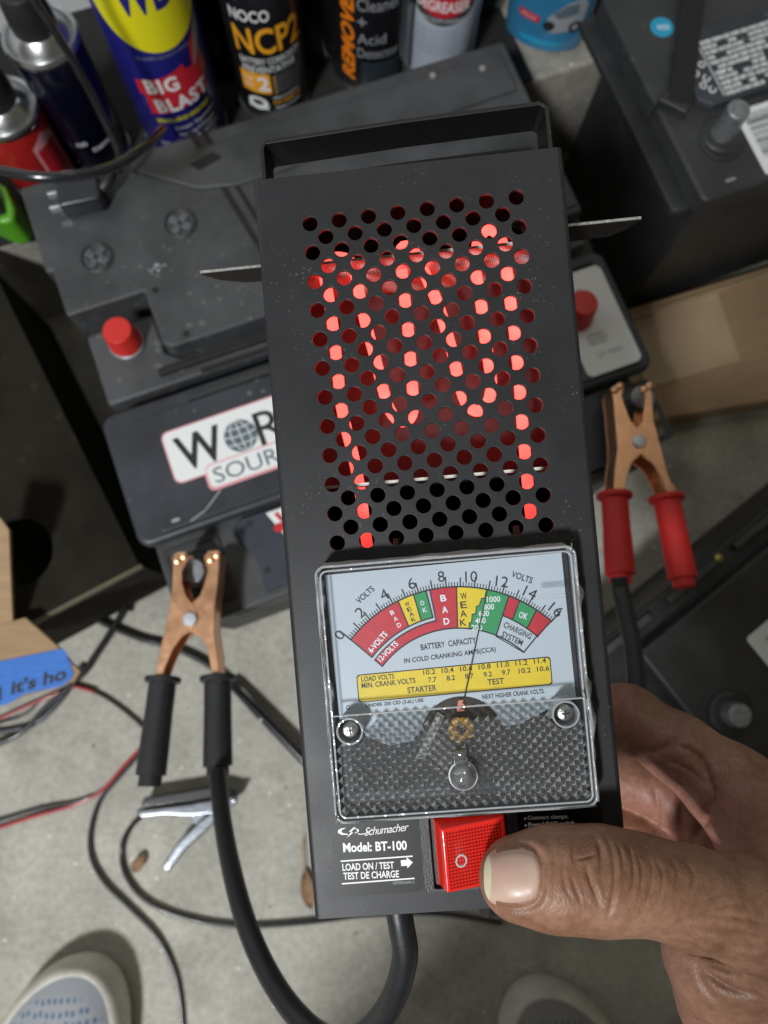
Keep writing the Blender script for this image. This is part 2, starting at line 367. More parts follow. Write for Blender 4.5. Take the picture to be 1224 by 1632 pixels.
I.d = {c: ([(x, y+12, z) for x, y, z in V], Fc) for c, (V, Fc) in I.d.items()}
CANK = mat('can_black', (.012, .012, .014), .32, coat=.3, var=.2, vscale=60)
can(438, 150, .031, .20, 'slim black spray can with large amber NCP2 lettering', CANK, ink=I, capm=BLKP, twist=4)
# remover and acid detector can
I = Ink(); 
I.text('o', "REMOVER", -21, 52, 92, 13, 90, .2, bold=.035, shear=.25)
for i, (w, ww) in enumerate([("Cleaner", 36), ("+", 8), ("Acid", 24), ("Detector", 36)]): I.text('s', w, -2+ww/2-10, [84, 68, 52, 38][i], ww, [11, 8, 10, 9.5][i], 2, .2)
for i in range(8): I.text('t', "CLEANS AND NEUTRALIZES ACID", 8, 27-i*3.6, 34, 2.2, 2, .2)
I.line('s', [(33, 0), (34, 110)], 1.6, .2)
I.d = {c: ([(x, y+9, z) for x, y, z in V], Fc) for c, (V, Fc) in I.d.items()}
can(592, 98, .036, .20, 'black spray can reading REMOVER sideways in orange beside grey Cleaner + Acid Detector', CANK, ink=I, capm=mat('orange_cap', (.7, .16, .01), .4))
# degreaser
I = Ink(); 
I.disc('d', 0, 72, 30, .1, 48, 24); I.disc('r', 0, 78, 28, .2, 48, 22); I.text('w', "DEGREASER", 0, 66, 46, 10, 0, .3, bold=.02)
I.text('w', "HEAVY DUTY FORMULA", 0, 53, 44, 3.4, 0, .3)
for i in range(8): I.text('s', "CUTS THROUGH GREASE OIL AND TAR FAST", -4, 43-i*3.3, 38, 1.9, 1, .2)
I.d = {c: ([(x, y+11, z) for x, y, z in V], Fc) for c, (V, Fc) in I.d.items()}
can(698, 82, .032, .19, 'pale grey spray can with a dark red DEGREASER oval', mat('can_pale', (.55, .62, .72), .35, var=.05), ink=I, capm=mat('red_cap', (.5, .02, .02)))
# blue bottle
b = P(866, 50, LB); fwd = Vector((-b.x, -b.y, 0)).normalized(); x = Vector((-fwd.y, fwd.x, 0))
mw = Matrix((x, -fwd, Vector((0, 0, 1)))).transposed().to_4x4(); mw.translation = b
t = thing('detergent_bottle', 'glossy light blue bottle showing a silver car, beside the pale grey can', 'bottle', mw)
mb = MB(); mb.lathe([(.028, 0), (.035, .004), (.036, .02), (.036, .14), (.030, .165), (.014, .18), (.014, .195)], 64, Matrix.Diagonal((1.05, .7, 1, 1)))
mb.build('body', mat('blue_bottle', (.035, .20, .37), .22, var=.12, vscale=25, coat=.6), t)
mb = MB(); mb.lathe([(.016, .19), (.016, .215), (.012, .218)], 32); mb.build('screw_cap', BLKP, t)
I = Ink(); I.rect('r', -26, 32, -6, 39, .5, 1); I.text('w', "WASH & WAX", -16, 35.5, 15, 2.6, 0, .8)
I.poly('s', [(-2, 30), (2, 42), (14, 56), (26, 60), (34, 54), (34, 34), (22, 28), (6, 25)], .5); I.poly('t', [(4, 44), (14, 54), (24, 56), (26, 46), (10, 40)], .7); I.disc('k', 3, 32, 5, .8, 20); I.disc('k', 26, 32, 6, .8, 20); I.disc('s', 26, 32, 3, 1.0, 20)
I.disc('l', -2, 14, 20, .4, 30, 3.0)
I.build(INKS, t, 'label_print', wrap=36.4, mw=Matrix.Diagonal((1.05, .72, 1, 1)))
# left corner
I = Ink(); I.text('w', "STARTING", 4, 34, 20, 4, 12, .2, bold=.02); I.text('w', "FLUID", -12, 40, 9, 4, 12, .2, bold=.02)
can(160, 238, .0265, .118, 'small dark blue spray can with a steel ring and black nozzle, under the black cord', mat('can_midnight', (.003, .003, .012), .25, coat=.6, var=.3, vscale=40), ink=I)
I = Ink(); I.poly('p', [(2, 0), (26, 0), (26, 62), (14, 70), (2, 62)], .15); I.poly('r', [(4, 2), (24, 2), (24, 58), (4, 58)], .25)
can(76, 282, .027, .080, 'short red spray can with a steel shoulder at the far left of the ledge', mat('can_red', (.36, .014, .014), .35, coat=.3, var=.1, vscale=60), ink=I)
for i, (s, n, r, h, l) in enumerate([(.055, .555, .032, .25, 'added black can filling the dark behind the blue and yellow can'), (.145, .535, .026, .23, 'added black can filling the dark gap between the amber and orange lettered cans'), (.24, .57, .032, .22, 'added black can filling the dark beyond the pale grey can'), (.305, .535, .028, .21, 'added black can filling the dark gap left of the blue bottle')]):
    t = thing('spray_can', l, 'spray can', Matrix.Translation(R(s, n, LZ)), 'added black cans filling the dark gaps')  # cans added to fill the dark gaps behind the front row
    mb = MB(); mb.lathe([(r, 0), (r, h), (r*.9, h+.004)], 48); mb.build('body', CANK, t)
    mb = MB(); mb.lathe([(r*.7, h), (r*.7, h+.03), (r*.6, h+.034)], 32); mb.build('spray_cap', BLKP, t)
# small box at the back right
o = MB().box((-.05, -.02, 0), (.05, .02, .035), frame(R(.415, .50, LB), RT, (0, 0, 1))).build('parts_box', mat('dark_red_card', (.07, .008, .01), .6, var=.2), bevel=.001); tag(o, 'small dark red box on the ledge behind the tall battery', 'box')
o = MB().box((-.006, -.01, 0), (.006, .01, .03), frame(R(.362, .482, LB), (1, .2, 0), (0, 0, 1))).build('spark_plug_box', mat('offwhite_card', (.35, .34, .28), .7, var=.3, vscale=100), bevel=.001); tag(o, 'little off-white carton on the ledge right of the blue bottle', 'box')

# ================================================================== BATTERIES
BATT = mat('battery_case', (.056, .059, .062), .44, var=.32, vscale=24, bump=.25, bscale=700, dust=.5, dscale=90, rvar=.12, dustcol=(.16, .16, .155))
BATT2 = mat('battery_case_blue', (.034, .038, .047), .42, var=.3, vscale=18, bump=.2, bscale=600, dust=.4, dscale=110, rvar=.1, dustcol=(.22, .22, .2))
BATT3 = mat('battery_case_dark', (.028, .029, .030), .5, var=.3, vscale=30, bump=.25, bscale=500, rvar=.1)
BATTK = mat('battery_recess', (.010, .010, .011), .6, var=.2, vscale=50)
LEAD = mat('lead_post', (.30, .31, .33), .5, .7, var=.3, vscale=200, bump=.6, bscale=700)
REDC = mat('red_post_cap', (.62, .028, .02), .42, var=.08, vscale=60)
RM = lambda s, n, z: frame(R(s, n, z), RT, (0, 0, 1))
def post(parent, s, n, z, h=.018, r=.0085, m=LEAD, base=True, inv=None):
    mw = Matrix.Translation((s, n, z))
    if base: MB().lathe([(r*2.0, -.002), (r*2.0, .002), (r*1.7, .004), (r*1.4, .004)], 40, mw).build('post_base', BATT3, parent, bevel=.0005)
    MB().lathe([(r*1.12, 0), (r, h-.001), (r*.9, h), (r*.5, h+.0001)], 40, mw).build('terminal_post', m, parent, bevel=.0004)
def vent(parent, s, n, z, r=.0135):
    mw = Matrix.Translation((s, n, z))
    v = MB().lathe([(r, -.003), (r, .0006), (r*.92, .0012), (r*.80, -.0004), (r*.2, -.0004)], 40, mw).build('vent_cap', BATT3, parent)
    x = MB()
    for a in range(4):
        m2 = mw @ Matrix.Rotation(math.radians(45+90*a), 4, 'Z'); x.prism([(.002, -.0026), (r*.74, -.0032), (r*.74, .0032), (.002, .0026)], -.001, .0016, m2)
    x.build('vent_cross', mat('vent_grey', (.10, .105, .115), .4, var=.5, vscale=300, bump=.5, bscale=500), v, bevel=.0006)
# --- back battery (room coordinates: s along, n deep)
A = thing('car_battery', 'long dark grey battery in the back row, red post cap in its corner', 'battery', RM(0, 0, 0))
zA = .2
s0, s1, n0, n1 = -.118, .273, .236, .420
top = [(s0, .2635), (s0, .300), (-.1215, .300), (-.1215, n1), (s1, n1), (s1, n0), (s0, n0)]
mb = MB(); mb.prism([(s0+.006, n0+.004), (s1-.004, n0+.004), (s1-.004, n1-.004), (s0-.001, n1-.004), (s0-.001, n0+.06)], .002, zA-.034); mb.build('case', BATT3, A, bevel=.003)
lid = [(-.1235, .306), (-.064, .306), (-.064, .262), (-.058, .2565), (s1, .2565), (s1, n1), (-.1285, n1), (-.1285, .345), (-.1235, .345)]
mb = MB(); mb.prism(lid, zA-.033, zA); mb.build('lid', BATT, A, bevel=.0025)
mb = MB(); mb.prism([(s0, n0), (s1, n0), (s1, .2550), (-.056, .2550), (-.0655, .263), (-.0655, .296), (s0, .296)], zA-.034, zA-.016); mb.build('lower_lid', BATT, A, bevel=.003)
mb = MB(); mb.box((-.075, .2445, zA-.0165), (s1-.005, .2500, zA-.0115)); mb.build('rib', BATTK, A, bevel=.001)
for q in range(3): MB().box((-.045+q*.062, .2372, zA-.0165), (.010+q*.062, .2405, zA-.0145)).build('slot', BATTK, A, smooth=0)
vent(A, -.089, .344, zA, .0125); vent(A, -.022, .350, zA, .0125)
for s, n in ((-.056, .304), (-.045, .263)): MB().lathe([(.0026, 0), (.0026, .0003)], 16, Matrix.Translation((s, n, zA))).build('screw_hole', BATTK, A, smooth=0)
for k, (a, b) in enumerate(((.010, .0145), (.020, .0238))):
    MB().prism([(a-.004, .424), (b-.004, .424), (b+.018, .30), (a+.018, .30)], zA-.001, zA+.0004).build('groove', BATTK, A, smooth=0)
MB().prism([(-.008, .30), (.020, .268), (.06, .262), (.27, .262), (.27, .30)], zA-.001, zA+.0015).build('raised_panel', BATT, A, bevel=.001)
MB().prism([(-.045, .405), (.265, .408), (.265, .372), (.03, .365), (.0, .372)], zA-.001, zA+.003).build('raised_panel', BATT, A, bevel=.0015)
MB().prism([(.0, .3935), (.02, .398), (.025, .391), (.005, .386)], zA+.001, zA+.0034).build('slot', BATTK, A, smooth=0)
mw = Matrix.Translation((-.0905, .279, zA-.016))
MB().lathe([(.0135, 0), (.0135, .003), (.0120, .004)], 40, mw).build('post_base', LEAD, A)
MB().lathe([(.0122, .002), (.0128, .005), (.0122, .007), (.0108, .022), (.0100, .0235), (.004, .0237)], 40, mw).build('post_cap', REDC, A, bevel=.0006)
for k, (s, n) in enumerate([(.205, .405), (.245, .398)]):
    MB().lathe([(.0026, 0), (.0024, .0012), (.001, .0014)], 16, Matrix.Translation((s, n, zA+.003))).build('bolt', mat('dull_tin', (.45, .45, .42), .4, .6), A)
# smudge of grease on the lid
I = Ink(); 
for k in range(14): I.disc('s', -50+random.gauss(0, 3.5), 320+random.gauss(0, 2), random.uniform(.5, 2.0), .06, 12)
I.build(INKS, A, 'grease_smudge', mw=Matrix.Translation((0, 0, zA)))

# --- middle battery with the posts on its front shelf
B = thing('car_battery', 'battery with both copper clamps on its posts and a globe sticker on its lid', 'battery', RM(0, 0, 0))
zB = .2; zs = .186
s0, s1 = -.118, .272
mb = MB(); mb.prism([(s0+.004, .064), (s1-.012, .064), (s1-.006, .218), (s0+.004, .218)], .002, zs-.012); mb.build('case', BATT3, B, bevel=.004)
mb = MB(); mb.prism(rrect(-.1165, .058, .258, .215, .007), zs-.014, zs); mb.build('shelf', BATT, B, bevel=.0025)
mb = MB(); mb.prism(rrect(-.124, .1215, .2745, .2235, .010), zs+.0003, zB-.002); mb.build('lid', BATT2, B, bevel=.004, bseg=3)
mb = MB(); mb.prism(rrect(-.108, .127, .268, .212, .006), zB-.0021, zB); mb.build('raised_panel', BATT2, B, bevel=.0015)
mb = MB(); mb.box((-.06, .213, zB-.0022), (.262, .2185, zB+.0012)); mb.build('rib', BATT3, B, bevel=.001)
mb = MB(); mb.box((-.1, .0575, zs-.030), (.25, .0640, zs-.0145)); mb.build('hold_down_ledge', BATT, B, bevel=.002)
mb = MB(); mb.prism([(-.052, .064), (.232, .064), (.226, .1195), (-.054, .1195), (-.060, .112), (-.050, .085)], zs, zs+.0055); mb.build('centre_panel', mat('slate_panel', (.030, .036, .052), .5, var=.2, vscale=40), B, bevel=.0012)
for s, n in ((-.047, .114), (-.046, .078), (.04, .114)): MB().lathe([(.0024, 0), (.0024, .0003)], 16, Matrix.Translation((s, n, zs+.0055))).build('screw_hole', BATTK, B, smooth=0)
post(B, -.0925, .0925, zs, .024, .0088); post(B, .2490, .1000, zs, .024, .0088)
for s in (-.0925, .249):
    mb = MB(); ring(mb, rrect(s-.021, .068, s+.021, .1175, .004), rrect(s-.017, .072, s+.017, .1135, .003), zs, zs+.0015); mb.build('post_surround', BATT3, B, bevel=.0006)
mw = Matrix.Translation((.2330, .1780, zB-.001)); MB().lathe([(.0125, 0), (.0130, .003), (.0120, .005), (.0105, .02), (.0095, .022), (.003, .0222)], 40, mw).build('post_cap', REDC, B, bevel=.0006)
T = Matrix.Translation((0, 0, zB))
I = Ink()                                                  # white sticker with the globe
shape = [(-84, 188)]
main = rrect(-85, 157, 60, 195, 5); sub = rrect(-64, 145, 52, 163, 4)
I.poly('p', [(x, y) for x, y in rrect(-86, 156, 61, 196, 5.5)], .12); I.poly('p', rrect(-65, 143, 53, 162, 4.5), .10)
I.poly('w', main, .22); I.poly('p', rrect(-63.5, 146, 52, 162.5, 4), .30); I.poly('w', rrect(-63, 145, 51.5, 161.5, 4), .36)
I.text('k', "W", -62, 176, 34, 26, 0, .45, bold=.02); 
I.disc('t', -32, 175, 12, .45, 40)
for k_ in (-.55, 0, .55): I.line('w', [(-32+12*k_*math.cos(math.radians(q))-3*math.sin(math.radians(q))*.3, 175+11.6*math.sin(math.radians(q))) for q in range(-90, 91, 15)], .8, .55)
for y_ in (-6, 0, 6): I.line('w', [(-32+x_, 175+y_-(x_/12)**2*-1.5) for x_ in np.linspace(-1, 1, 8)*math.sqrt(144-y_*y_)*.96], .8, .56)
I.text('k', "R", -10, 175, 20, 25, 0, .45); I.text('k', "L", 12, 175, 16, 25, 0, .45); I.text('k', "D", 34, 175, 20, 25, 0, .45)
I.text('t', "SOURCE", -24, 153, 70, 11.5, 0, .5); I.rect('k', -84.5, 0, -84.5, 0)
I.d['k'] = I.d['k']; I.build(INKS, B, 'sticker_print', mw=T)
I = Ink(); I.poly('w', rrect(222, 129, 266, 211, 5), .12)
for k in range(9): I.rect('k', 233, 152+k*1.1+ (k % 3)*.3, 247+(k % 2)*2, 152.5+k*1.1, .25)
I.text('s', "12V 90AH", 245, 143, 20, 4, 0, .25); I.text('r', "SERVICE", 236, 195, 18, 4, 0, .25)
I.build(INKS, B, 'label_print', mw=T)
I = Ink(); I.poly('w', [(-34, 117), (40, 117), (40, 70), (-16, 70)], .12); I.disc('r', -28, 104, 4.2, .25, 24, 3.4); I.line('r', [(-27, 114), (-21, 101), (-15, 88)], 3, .24); I.text('k', "DATE", 0, 110, 14, 4, 0, .3)
I.build(INKS, B, 'tag_print', mw=Matrix.Translation((0, 0, zs+.0056)))
I = Ink(); I.line('s', [(-58, 142), (-72, 132), (-84, 128)], 1.0, .1); I.rect('s', -97, 131, -91, 133.5, .1, 1); I.build(INKS, B, 'scratch', mw=T)

BATT4 = mat('battery_case_black', (.034, .035, .036), .5, var=.22, vscale=24, bump=.25, bscale=700, dust=.4, dscale=90, rvar=.1, dustcol=(.12, .12, .12))
# --- right battery
D = thing('car_battery', 'black battery at top right with bare lead post, barcode label and carry strap', 'battery', RM(0, 0, 0))
zD = .2; s0, s1, n0, n1 = .3655, .60, .231, .405
MB().prism([(s0+.006, n0+.004), (s1, n0+.004), (s1, n1), (s0+.006, n1)], .002, zD-.022).build('case', BATT3, D, bevel=.004)
MB().prism(rrect(s0-.012, n0+.010, s1, n1+.03, .006), zD-.030, zD-.0215).build('rim', BATT3, D, bevel=.002)
MB().prism(rrect(s0, n0, s1, n1+.03, .008), zD-.021, zD).build('lid', BATT4, D, bevel=.003, bseg=3)
MB().prism([(.395, .312), (.405, .303), (.59, .303), (.59, .372), (.41, .372), (.395, .36)], zD, zD+.007).build('vent_cover', BATT2, D, bevel=.0015)
post(D, .4045, .281, zD-.002, .030, .0088)
MB().lathe([(.0185, -.002), (.0185, .0012), (.0165, .0018), (.0150, .0006)], 40, Matrix.Translation((.4020, .276, zD))).build('post_collar', BATT3, D)
mb = MB(); mb.prism([(.3700, .318), (.3860, .306), (.4700, .445), (.4520, .452)], zD+.006, zD+.009); mb.build('carry_strap', mat('strap_black', (.008, .008, .009), .6, bump=.4, bscale=500), D, bevel=.001)
MB().prism([(.3640, .322), (.3800, .303), (.3880, .309), (.3720, .328)], zD-.02, zD+.0088).build('strap_lug', BATT3, D, bevel=.0015)
I = Ink(); I.disc('l', 401, 388, 9.5, .12, 40); I.text('w', "9/22", 402, 387.5, 10, 4.5, -14, .25, bold=.02); I.build(INKS, D, 'date_sticker', mw=Matrix.Translation((0, 0, zD)))
I = Ink()
for r in range(11):
    x = 418
    while x < 500:
        w = random.uniform(3, 10)
        if random.random() < .88: I.text('w', random.choice(["DANGER", "ACID", "POISON", "EYES", "NO SPARKS", "SHIELD", "GASES", "KEEP"]), x+w/2, 309+r*4.9, w*.95, 3.6, 0, .15, bold=.05)
        x += w+.5
for (x, y) in ((403, 334), (409, 327), (404, 322), (411, 340), (409, 316)): I.text('w', random.choice("OCS"), x, y, 6, 6, 40, .15, bold=.02)
I.line('w', [(416, 308), (416, 362)], .8, .15)
I.build(INKS, D, 'warning_print', mw=Matrix.Translation((0, 0, zD+.007)))
I = Ink(); I.poly('w', rrect(422, 236, 480, 296, 3), .12)
for k in range(24): I.rect('k', 428, 290-k*1.7, 474, 290-k*1.7+random.choice([.5, .8, 1.2]), .25)
I.build(INKS, D, 'barcode_label', mw=Matrix.Translation((0, 0, zD)))
I = Ink(); I.rect('s', 389, 241, 398, 243, .12, .8); I.build(INKS, D, 'moulded_mark', mw=Matrix.Translation((0, 0, zD)))

# --- lower right battery
q0 = P(1060, 1092, .15); q1 = P(1224, 955, .15); ux = (q1-q0).normalized()
G = thing('car_battery', 'black battery in the lower right corner behind the hand', 'battery', frame((q0.x, q0.y, 0), ux, (0, 0, 1)))
MB().box((-.045, -.17, .002), (.28, .045, .118)).build('case', BATT3, G, bevel=.004)
MB().box((-.050, -.175, .119), (.285, .050, .131)).build('rim', BATT3, G, bevel=.003)
MB().prism(rrect(0, -.16, .28, .030, .006), .1312, .150).build('lid', BATT3, G, bevel=.003, bseg=3)
for k in range(3): MB().box((-.02+k*.07, .040, .131), (.03+k*.07, .046, .137)).build('rib', BATT, G, bevel=.001)
pp = G.matrix_world.inverted() @ P(1180, 1140, .165)
post(G, pp.x, pp.y, .150, .016, .0085)
pl = G.matrix_world.inverted() @ P(1188, 1018, .15)
I = Ink(); I.poly('w', rrect(pl.x*1000, pl.y*1000-40, pl.x*1000+70, pl.y*1000, 3), .15); I.text('k', "12 VOLT", pl.x*1000+30, pl.y*1000-12, 34, 8, 0, .3); I.text('s', "SEALED", pl.x*1000+30, pl.y*1000-26, 30, 6, 0, .3)
I.build(INKS, G, 'label_print', mw=Matrix.Translation((0, 0, .150)))
pk = G.matrix_world.inverted() @ P(1160, 910, .131)
MB().lathe([(.004, 0), (.0035, .003), (.001, .004)], 20, Matrix.Translation((pk.x, .043, .131))).build('brass_screw', mat('brass', (.45, .36, .12), .4, .8), G)

# ================================================================== BOXES
CARD = mat('cardboard', (.36, .24, .135), .85, var=.10, vscale=30, bump=.3, bscale=250, stretch=(1, 6, 1))
CARD2 = mat('cardboard_shiny', (.46, .34, .21), .4, var=.12, vscale=14, bump=.4, bscale=60)
t = thing('cardboard_box', 'flat brown cardboard box on the floor behind the red clamp', 'box', RM(0, 0, 0))
mb = MB(); mb.prism([(.300, .118), (.62, .060), (.62, .215), (.300, .228)], .0, .034); mb.build('carton', CARD, t, bevel=.0015)
mb = MB(); mb.prism([(.345, .142), (.445, .137), (.455, .212), (.345, .216)], .0342, .0356); mb.build('flap', CARD2, t, bevel=.0004)
mb = MB(); mb.prism([(.300, .2145), (.62, .2055), (.62, .2085), (.300, .2175)], .0342, .040); mb.build('flap_edge', CARD2, t, bevel=.0004)
# dark board box with a round hole
a = P(50, 990, .14); b_ = P(221, 900, .14); ux = (b_-a).normalized()
MD = mat('dark_board', (.015, .013, .008), .9, spec=.2, var=.45, vscale=16, bump=.4, bscale=120, dust=.3, dscale=60, dustcol=(.05, .045, .035))
t = thing('board_box', 'dark olive board box with a round black hole in its top, at the left edge', 'box', frame((a.x, a.y, 0), ux, (0, 0, 1)))
L = (b_-a).length
hc = t.matrix_world.inverted() @ P(28, 880, .14)
def plate_with_hole(x0, y0, x1, y1, cx, cy, r, z0, z1, n=48):
    mb = MB(); cs = [(cx+r*math.cos(2*math.pi*k/n), cy+r*math.sin(2*math.pi*k/n)) for k in range(n)]; outp = []
    for k in range(n):
        a = 2*math.pi*k/n; dx, dy = math.cos(a), math.sin(a)
        tx = ((x1-cx)/dx if dx > 0 else (x0-cx)/dx) if abs(dx) > 1e-9 else 9; ty = ((y1-cy)/dy if dy > 0 else (y0-cy)/dy) if abs(dy) > 1e-9 else 9
        q = min(tx, ty); outp.append((cx+dx*q, cy+dy*q))
    for c in ((x0, y0), (x1, y0), (x1, y1), (x0, y1)):
        j = min(range(n), key=lambda i: (outp[i][0]-c[0])**2+(outp[i][1]-c[1])**2); outp[j] = c
    ring(mb, outp, cs, z0, z1); return mb
plate_with_hole(-.12, .0, L, .31, hc.x, hc.y, .027, .134, .14).build('top_board', MD, t, smooth=0)
MB().box((-.12, .004, .001), (L-.004, .010, .1338)).build('front_board', MD, t, smooth=0)
MB().box((L-.010, .0101, .001), (L-.004, .30, .1338)).build('side_board', MD, t, smooth=0)
MB().box((-.12, .0101, .001), (L-.0101, .30, .004)).build('bottom_board', MD, t, smooth=0)
MB().box((-.12, -.003, .134), (L+.002, -.0002, .141)).build('edge_strip', mat('olive_edge', (.10, .09, .055), .7, var=.3), t, bevel=.0005)
# torn cardboard with blue tape
tt = thing('cardboard_scrap', 'torn brown cardboard with handwritten blue tape, at the left edge', 'cardboard')
def px_prism(pts, z, th, name, m, parent, bevel=.0003, z2=None):
    q = [P(x, y, z) for x, y in pts]; mb = MB(); mb.prism([(p.x, p.y) for p in q], z-th, z); return mb.build(name, m, parent, bevel=bevel)
px_prism([(-60, 985), (18, 990), (40, 984), (70, 1010), (98, 1036), (113, 1055), (128, 1070), (118, 1086), (-60, 1140)], .155, .004, 'board', CARD, tt, .0006)
px_prism([(-60, 1066), (99, 1034), (106, 1040), (108, 1052), (114, 1056), (113, 1066), (118, 1072), (112, 1084), (96, 1094), (40, 1106), (12, 1122), (-60, 1138)], .1558, .0006, 'blue_tape', mat('painter_tape', (.035, .17, .58), .6, var=.12, vscale=120, bump=.6, bscale=150, stretch=(1, 5, 1)), tt, 0)
mb = MB(); q = [P(0, 825, .20), P(14, 845, .195), P(16, 900, .18), P(20, 990, .156), P(-30, 990, .156), P(-60, 820, .20)]
vs = [tuple(v) for v in q]+[tuple(v+Vector((.0, 0, -.004))) for v in q]; n = len(q)
mb.add(vs, [tuple(range(n)), tuple(range(2*n-1, n-1, -1))]+[(i, (i+1) % n, n+(i+1) % n, n+i) for i in range(n)]); mb.build('upright_flap', CARD, tt, smooth=0)
I = Ink(); o_ = P(58, 1089, .156); e_ = P(118, 1072, .156); ang = math.degrees(math.atan2(e_.y-o_.y, e_.x-o_.x))
I.text('k', "it's ho", o_.x*1000+1, o_.y*1000+2, 41, 9.5, ang, 156.1, bold=.03, shear=.2); w_ = P(4, 1106, .156); I.text('k', "d", w_.x*1000-3, w_.y*1000, 6, 10, ang, 156.1, bold=.03, shear=.2)
I.build(INKS, tt, 'handwriting')
# green thing far left and pale block
q = P(-2, 335, .165); t = thing('green_tool', 'lime green plastic tool peeking in at the left edge below the red can', 'tool', frame((q.x, q.y, 0), (1, -.35, 0), (0, 0, 1)))
MB().prism([(-.05, -.004), (.006, -.010), (.014, -.004), (.012, .006), (-.004, .022), (-.05, .034)], .130-.165+.165, .165).build('body', mat('lime', (.10, .36, .02), .4, coat=.3), t, bevel=.004, bseg=3)
MB().tube([(-.03, .022, .166), (-.008, .010, .170), (.004, -.004, .167)], .004).build('grip', BLKP, t)
q = P(2, 590, .03); o = MB().box((-.03, -.014, 0), (.008, .014, .03), frame((q.x, q.y, 0), (1, -.2, 0), (0, 0, 1))).build('wood_block', mat('pale_wood', (.30, .27, .20), .8, var=.15), bevel=.001); tag(o, 'pale wooden block at the left edge beside the dark box', 'block')
# ================================================================== THE TESTER
DR = np.array([[0.9951903485, -0.0864077606, -0.0461505043], [0.0871598098, 0.9960862856, 0.0145359863], [0.0447139547, -0.0184885424, 0.9988287321]])
DT = np.array([0.0164997524, -0.0064110574, -0.2185927455])
def L(x, y, z=0.0):
    """photo pixel -> tester face coordinates in mm (z mm proud of the face)"""
    d = np.array([(x-CX)/F, -(y-CY)/F, -1.0]); n = DR[:, 2]; o_ = DT+n*z*.001
    q = (DR.T @ (d*((o_@n)/(d@n))-DT))*1000; return (float(q[0]), float(q[1]))
DM = camo.matrix_world @ (Matrix.Translation(Vector(DT.tolist())) @ Matrix(DR.tolist()).to_4x4())
MM = Matrix.Scale(.001, 4)
D_ = thing('battery_load_tester', 'black handheld battery tester with vent holes glowing red and a clear-covered dial', 'battery tester', DM)
CASE = mat('case_paint', (.0175, .018, .020), .46, spec=.4, var=.14, vscale=35, bump=.10, bscale=2500, dust=.35, dscale=620, rvar=.14, dustcol=(.17, .165, .15))
INNER = mat('case_inside', (.003, .003, .003), .8, spec=.05)
WD2, HT = 46.0, 113.3
c = bpy.data.curves.new('plate', 'CURVE'); c.dimensions = '2D'; c.fill_mode = 'BOTH'; c.extrude = .55; c.bevel_depth = .12; c.bevel_resolution = 1; c.offset = 0
def addpoly(pts):
    s = c.splines.new('POLY'); s.points.add(len(pts)-1)
    for p, q in zip(s.points, pts): p.co = (q[0], q[1], 0, 1)
    s.use_cyclic_u = True
addpoly([(-WD2, -HT), (WD2, -HT), (WD2, HT), (-WD2, HT)])
HOLES = []
for r in range(23):
    y = 98.8-r*4.505
    for k in range(8 if r % 2 == 0 else 7):
        HOLES.append((-31.45+9.05*k+(4.52 if r % 2 else 0)+.55, y+(-.7+.1*k*2)*(1-r/22)))
for hx, hy in HOLES: addpoly([(hx+2.42*math.cos(2*math.pi*k/28), hy+2.42*math.sin(2*math.pi*k/28)) for k in range(28)])
to = bpy.data.objects.new('t', c); COL.objects.link(to); bpy.context.view_layer.update()
me = bpy.data.meshes.new_from_object(to.evaluated_get(bpy.context.evaluated_depsgraph_get())); bpy.data.objects.remove(to)
me.transform(MM @ Matrix.Translation((0, 0, -.67))); link('front_panel', me, CASE, D_, smooth=30)
for sg in (-1, 1):
    prof = [(46.02, 0), (46.7, -.15), (47.2, -.55), (47.45, -1.2), (47.5, -2), (47.5, -52), (46.3, -52), (46.3, -2), (46.02, -1.3)]
    mb = MB(); n = len(prof); vs = [(sg*x, -HT, z) for x, z in prof]+[(sg*x, HT, z) for x, z in prof]
    mb.add(vs, [tuple(range(n)), tuple(range(n, 2*n))[::-1]]+[(i, (i+1) % n, n+(i+1) % n, n+i) for i in range(n)], MM); mb.build('side_panel', CASE, D_, smooth=50)
MB().box((-46.2, -HT, -52), (46.2, HT-1, -51), MM).build('back_panel', INNER, D_, smooth=0)
MB().box((-45.9, -HT+.2, -50.9), (45.9, -HT+1.4, -1.4), MM).build('bottom_panel', CASE, D_, smooth=0)
MB().box((-45.9, HT-9, -50.9), (45.9, HT-7.8, -1.4), MM).build('top_panel', INNER, D_, smooth=0, bevel=.0003)
# strap handle beyond the top end
hp = [(-45.2, 100), (-45.2, 125.3), (-43.2, 127.8), (0, 129.6), (43.0, 130.4), (45.6, 128.2), (45.9, 100)]
def strap(pts, th, z0, z1):
    n = len(pts); inn = []
    for i, p in enumerate(pts):
        a = pts[max(i-1, 0)]; b = pts[min(i+1, n-1)]; dx, dy = b[0]-a[0], b[1]-a[1]; l = math.hypot(dx, dy); inn.append((p[0]+dy/l*th, p[1]-dx/l*th))
    mb = MB(); mb.prism(pts+inn[::-1], z0, z1, MM); return mb
strap(hp, 1.4, -19, -4).build('handle', mat('handle_black', (.006, .006, .007), .5, dust=.3, dscale=500, dustcol=(.1, .1, .1)), D_, bevel=.0003)
strap([(-42.5, 100), (-42.5, 121.0), (-40.5, 123.0), (0, 124.6), (42, 125.4), (44.3, 123.4), (44.6, 100)], 6.5, -30, -20.5).build('handle_brace', CASE, D_, bevel=.0008)
MB().box((-36, 109, -9), (43, 111.2, -7), MM).build('top_lip', CASE, D_, bevel=.0008)
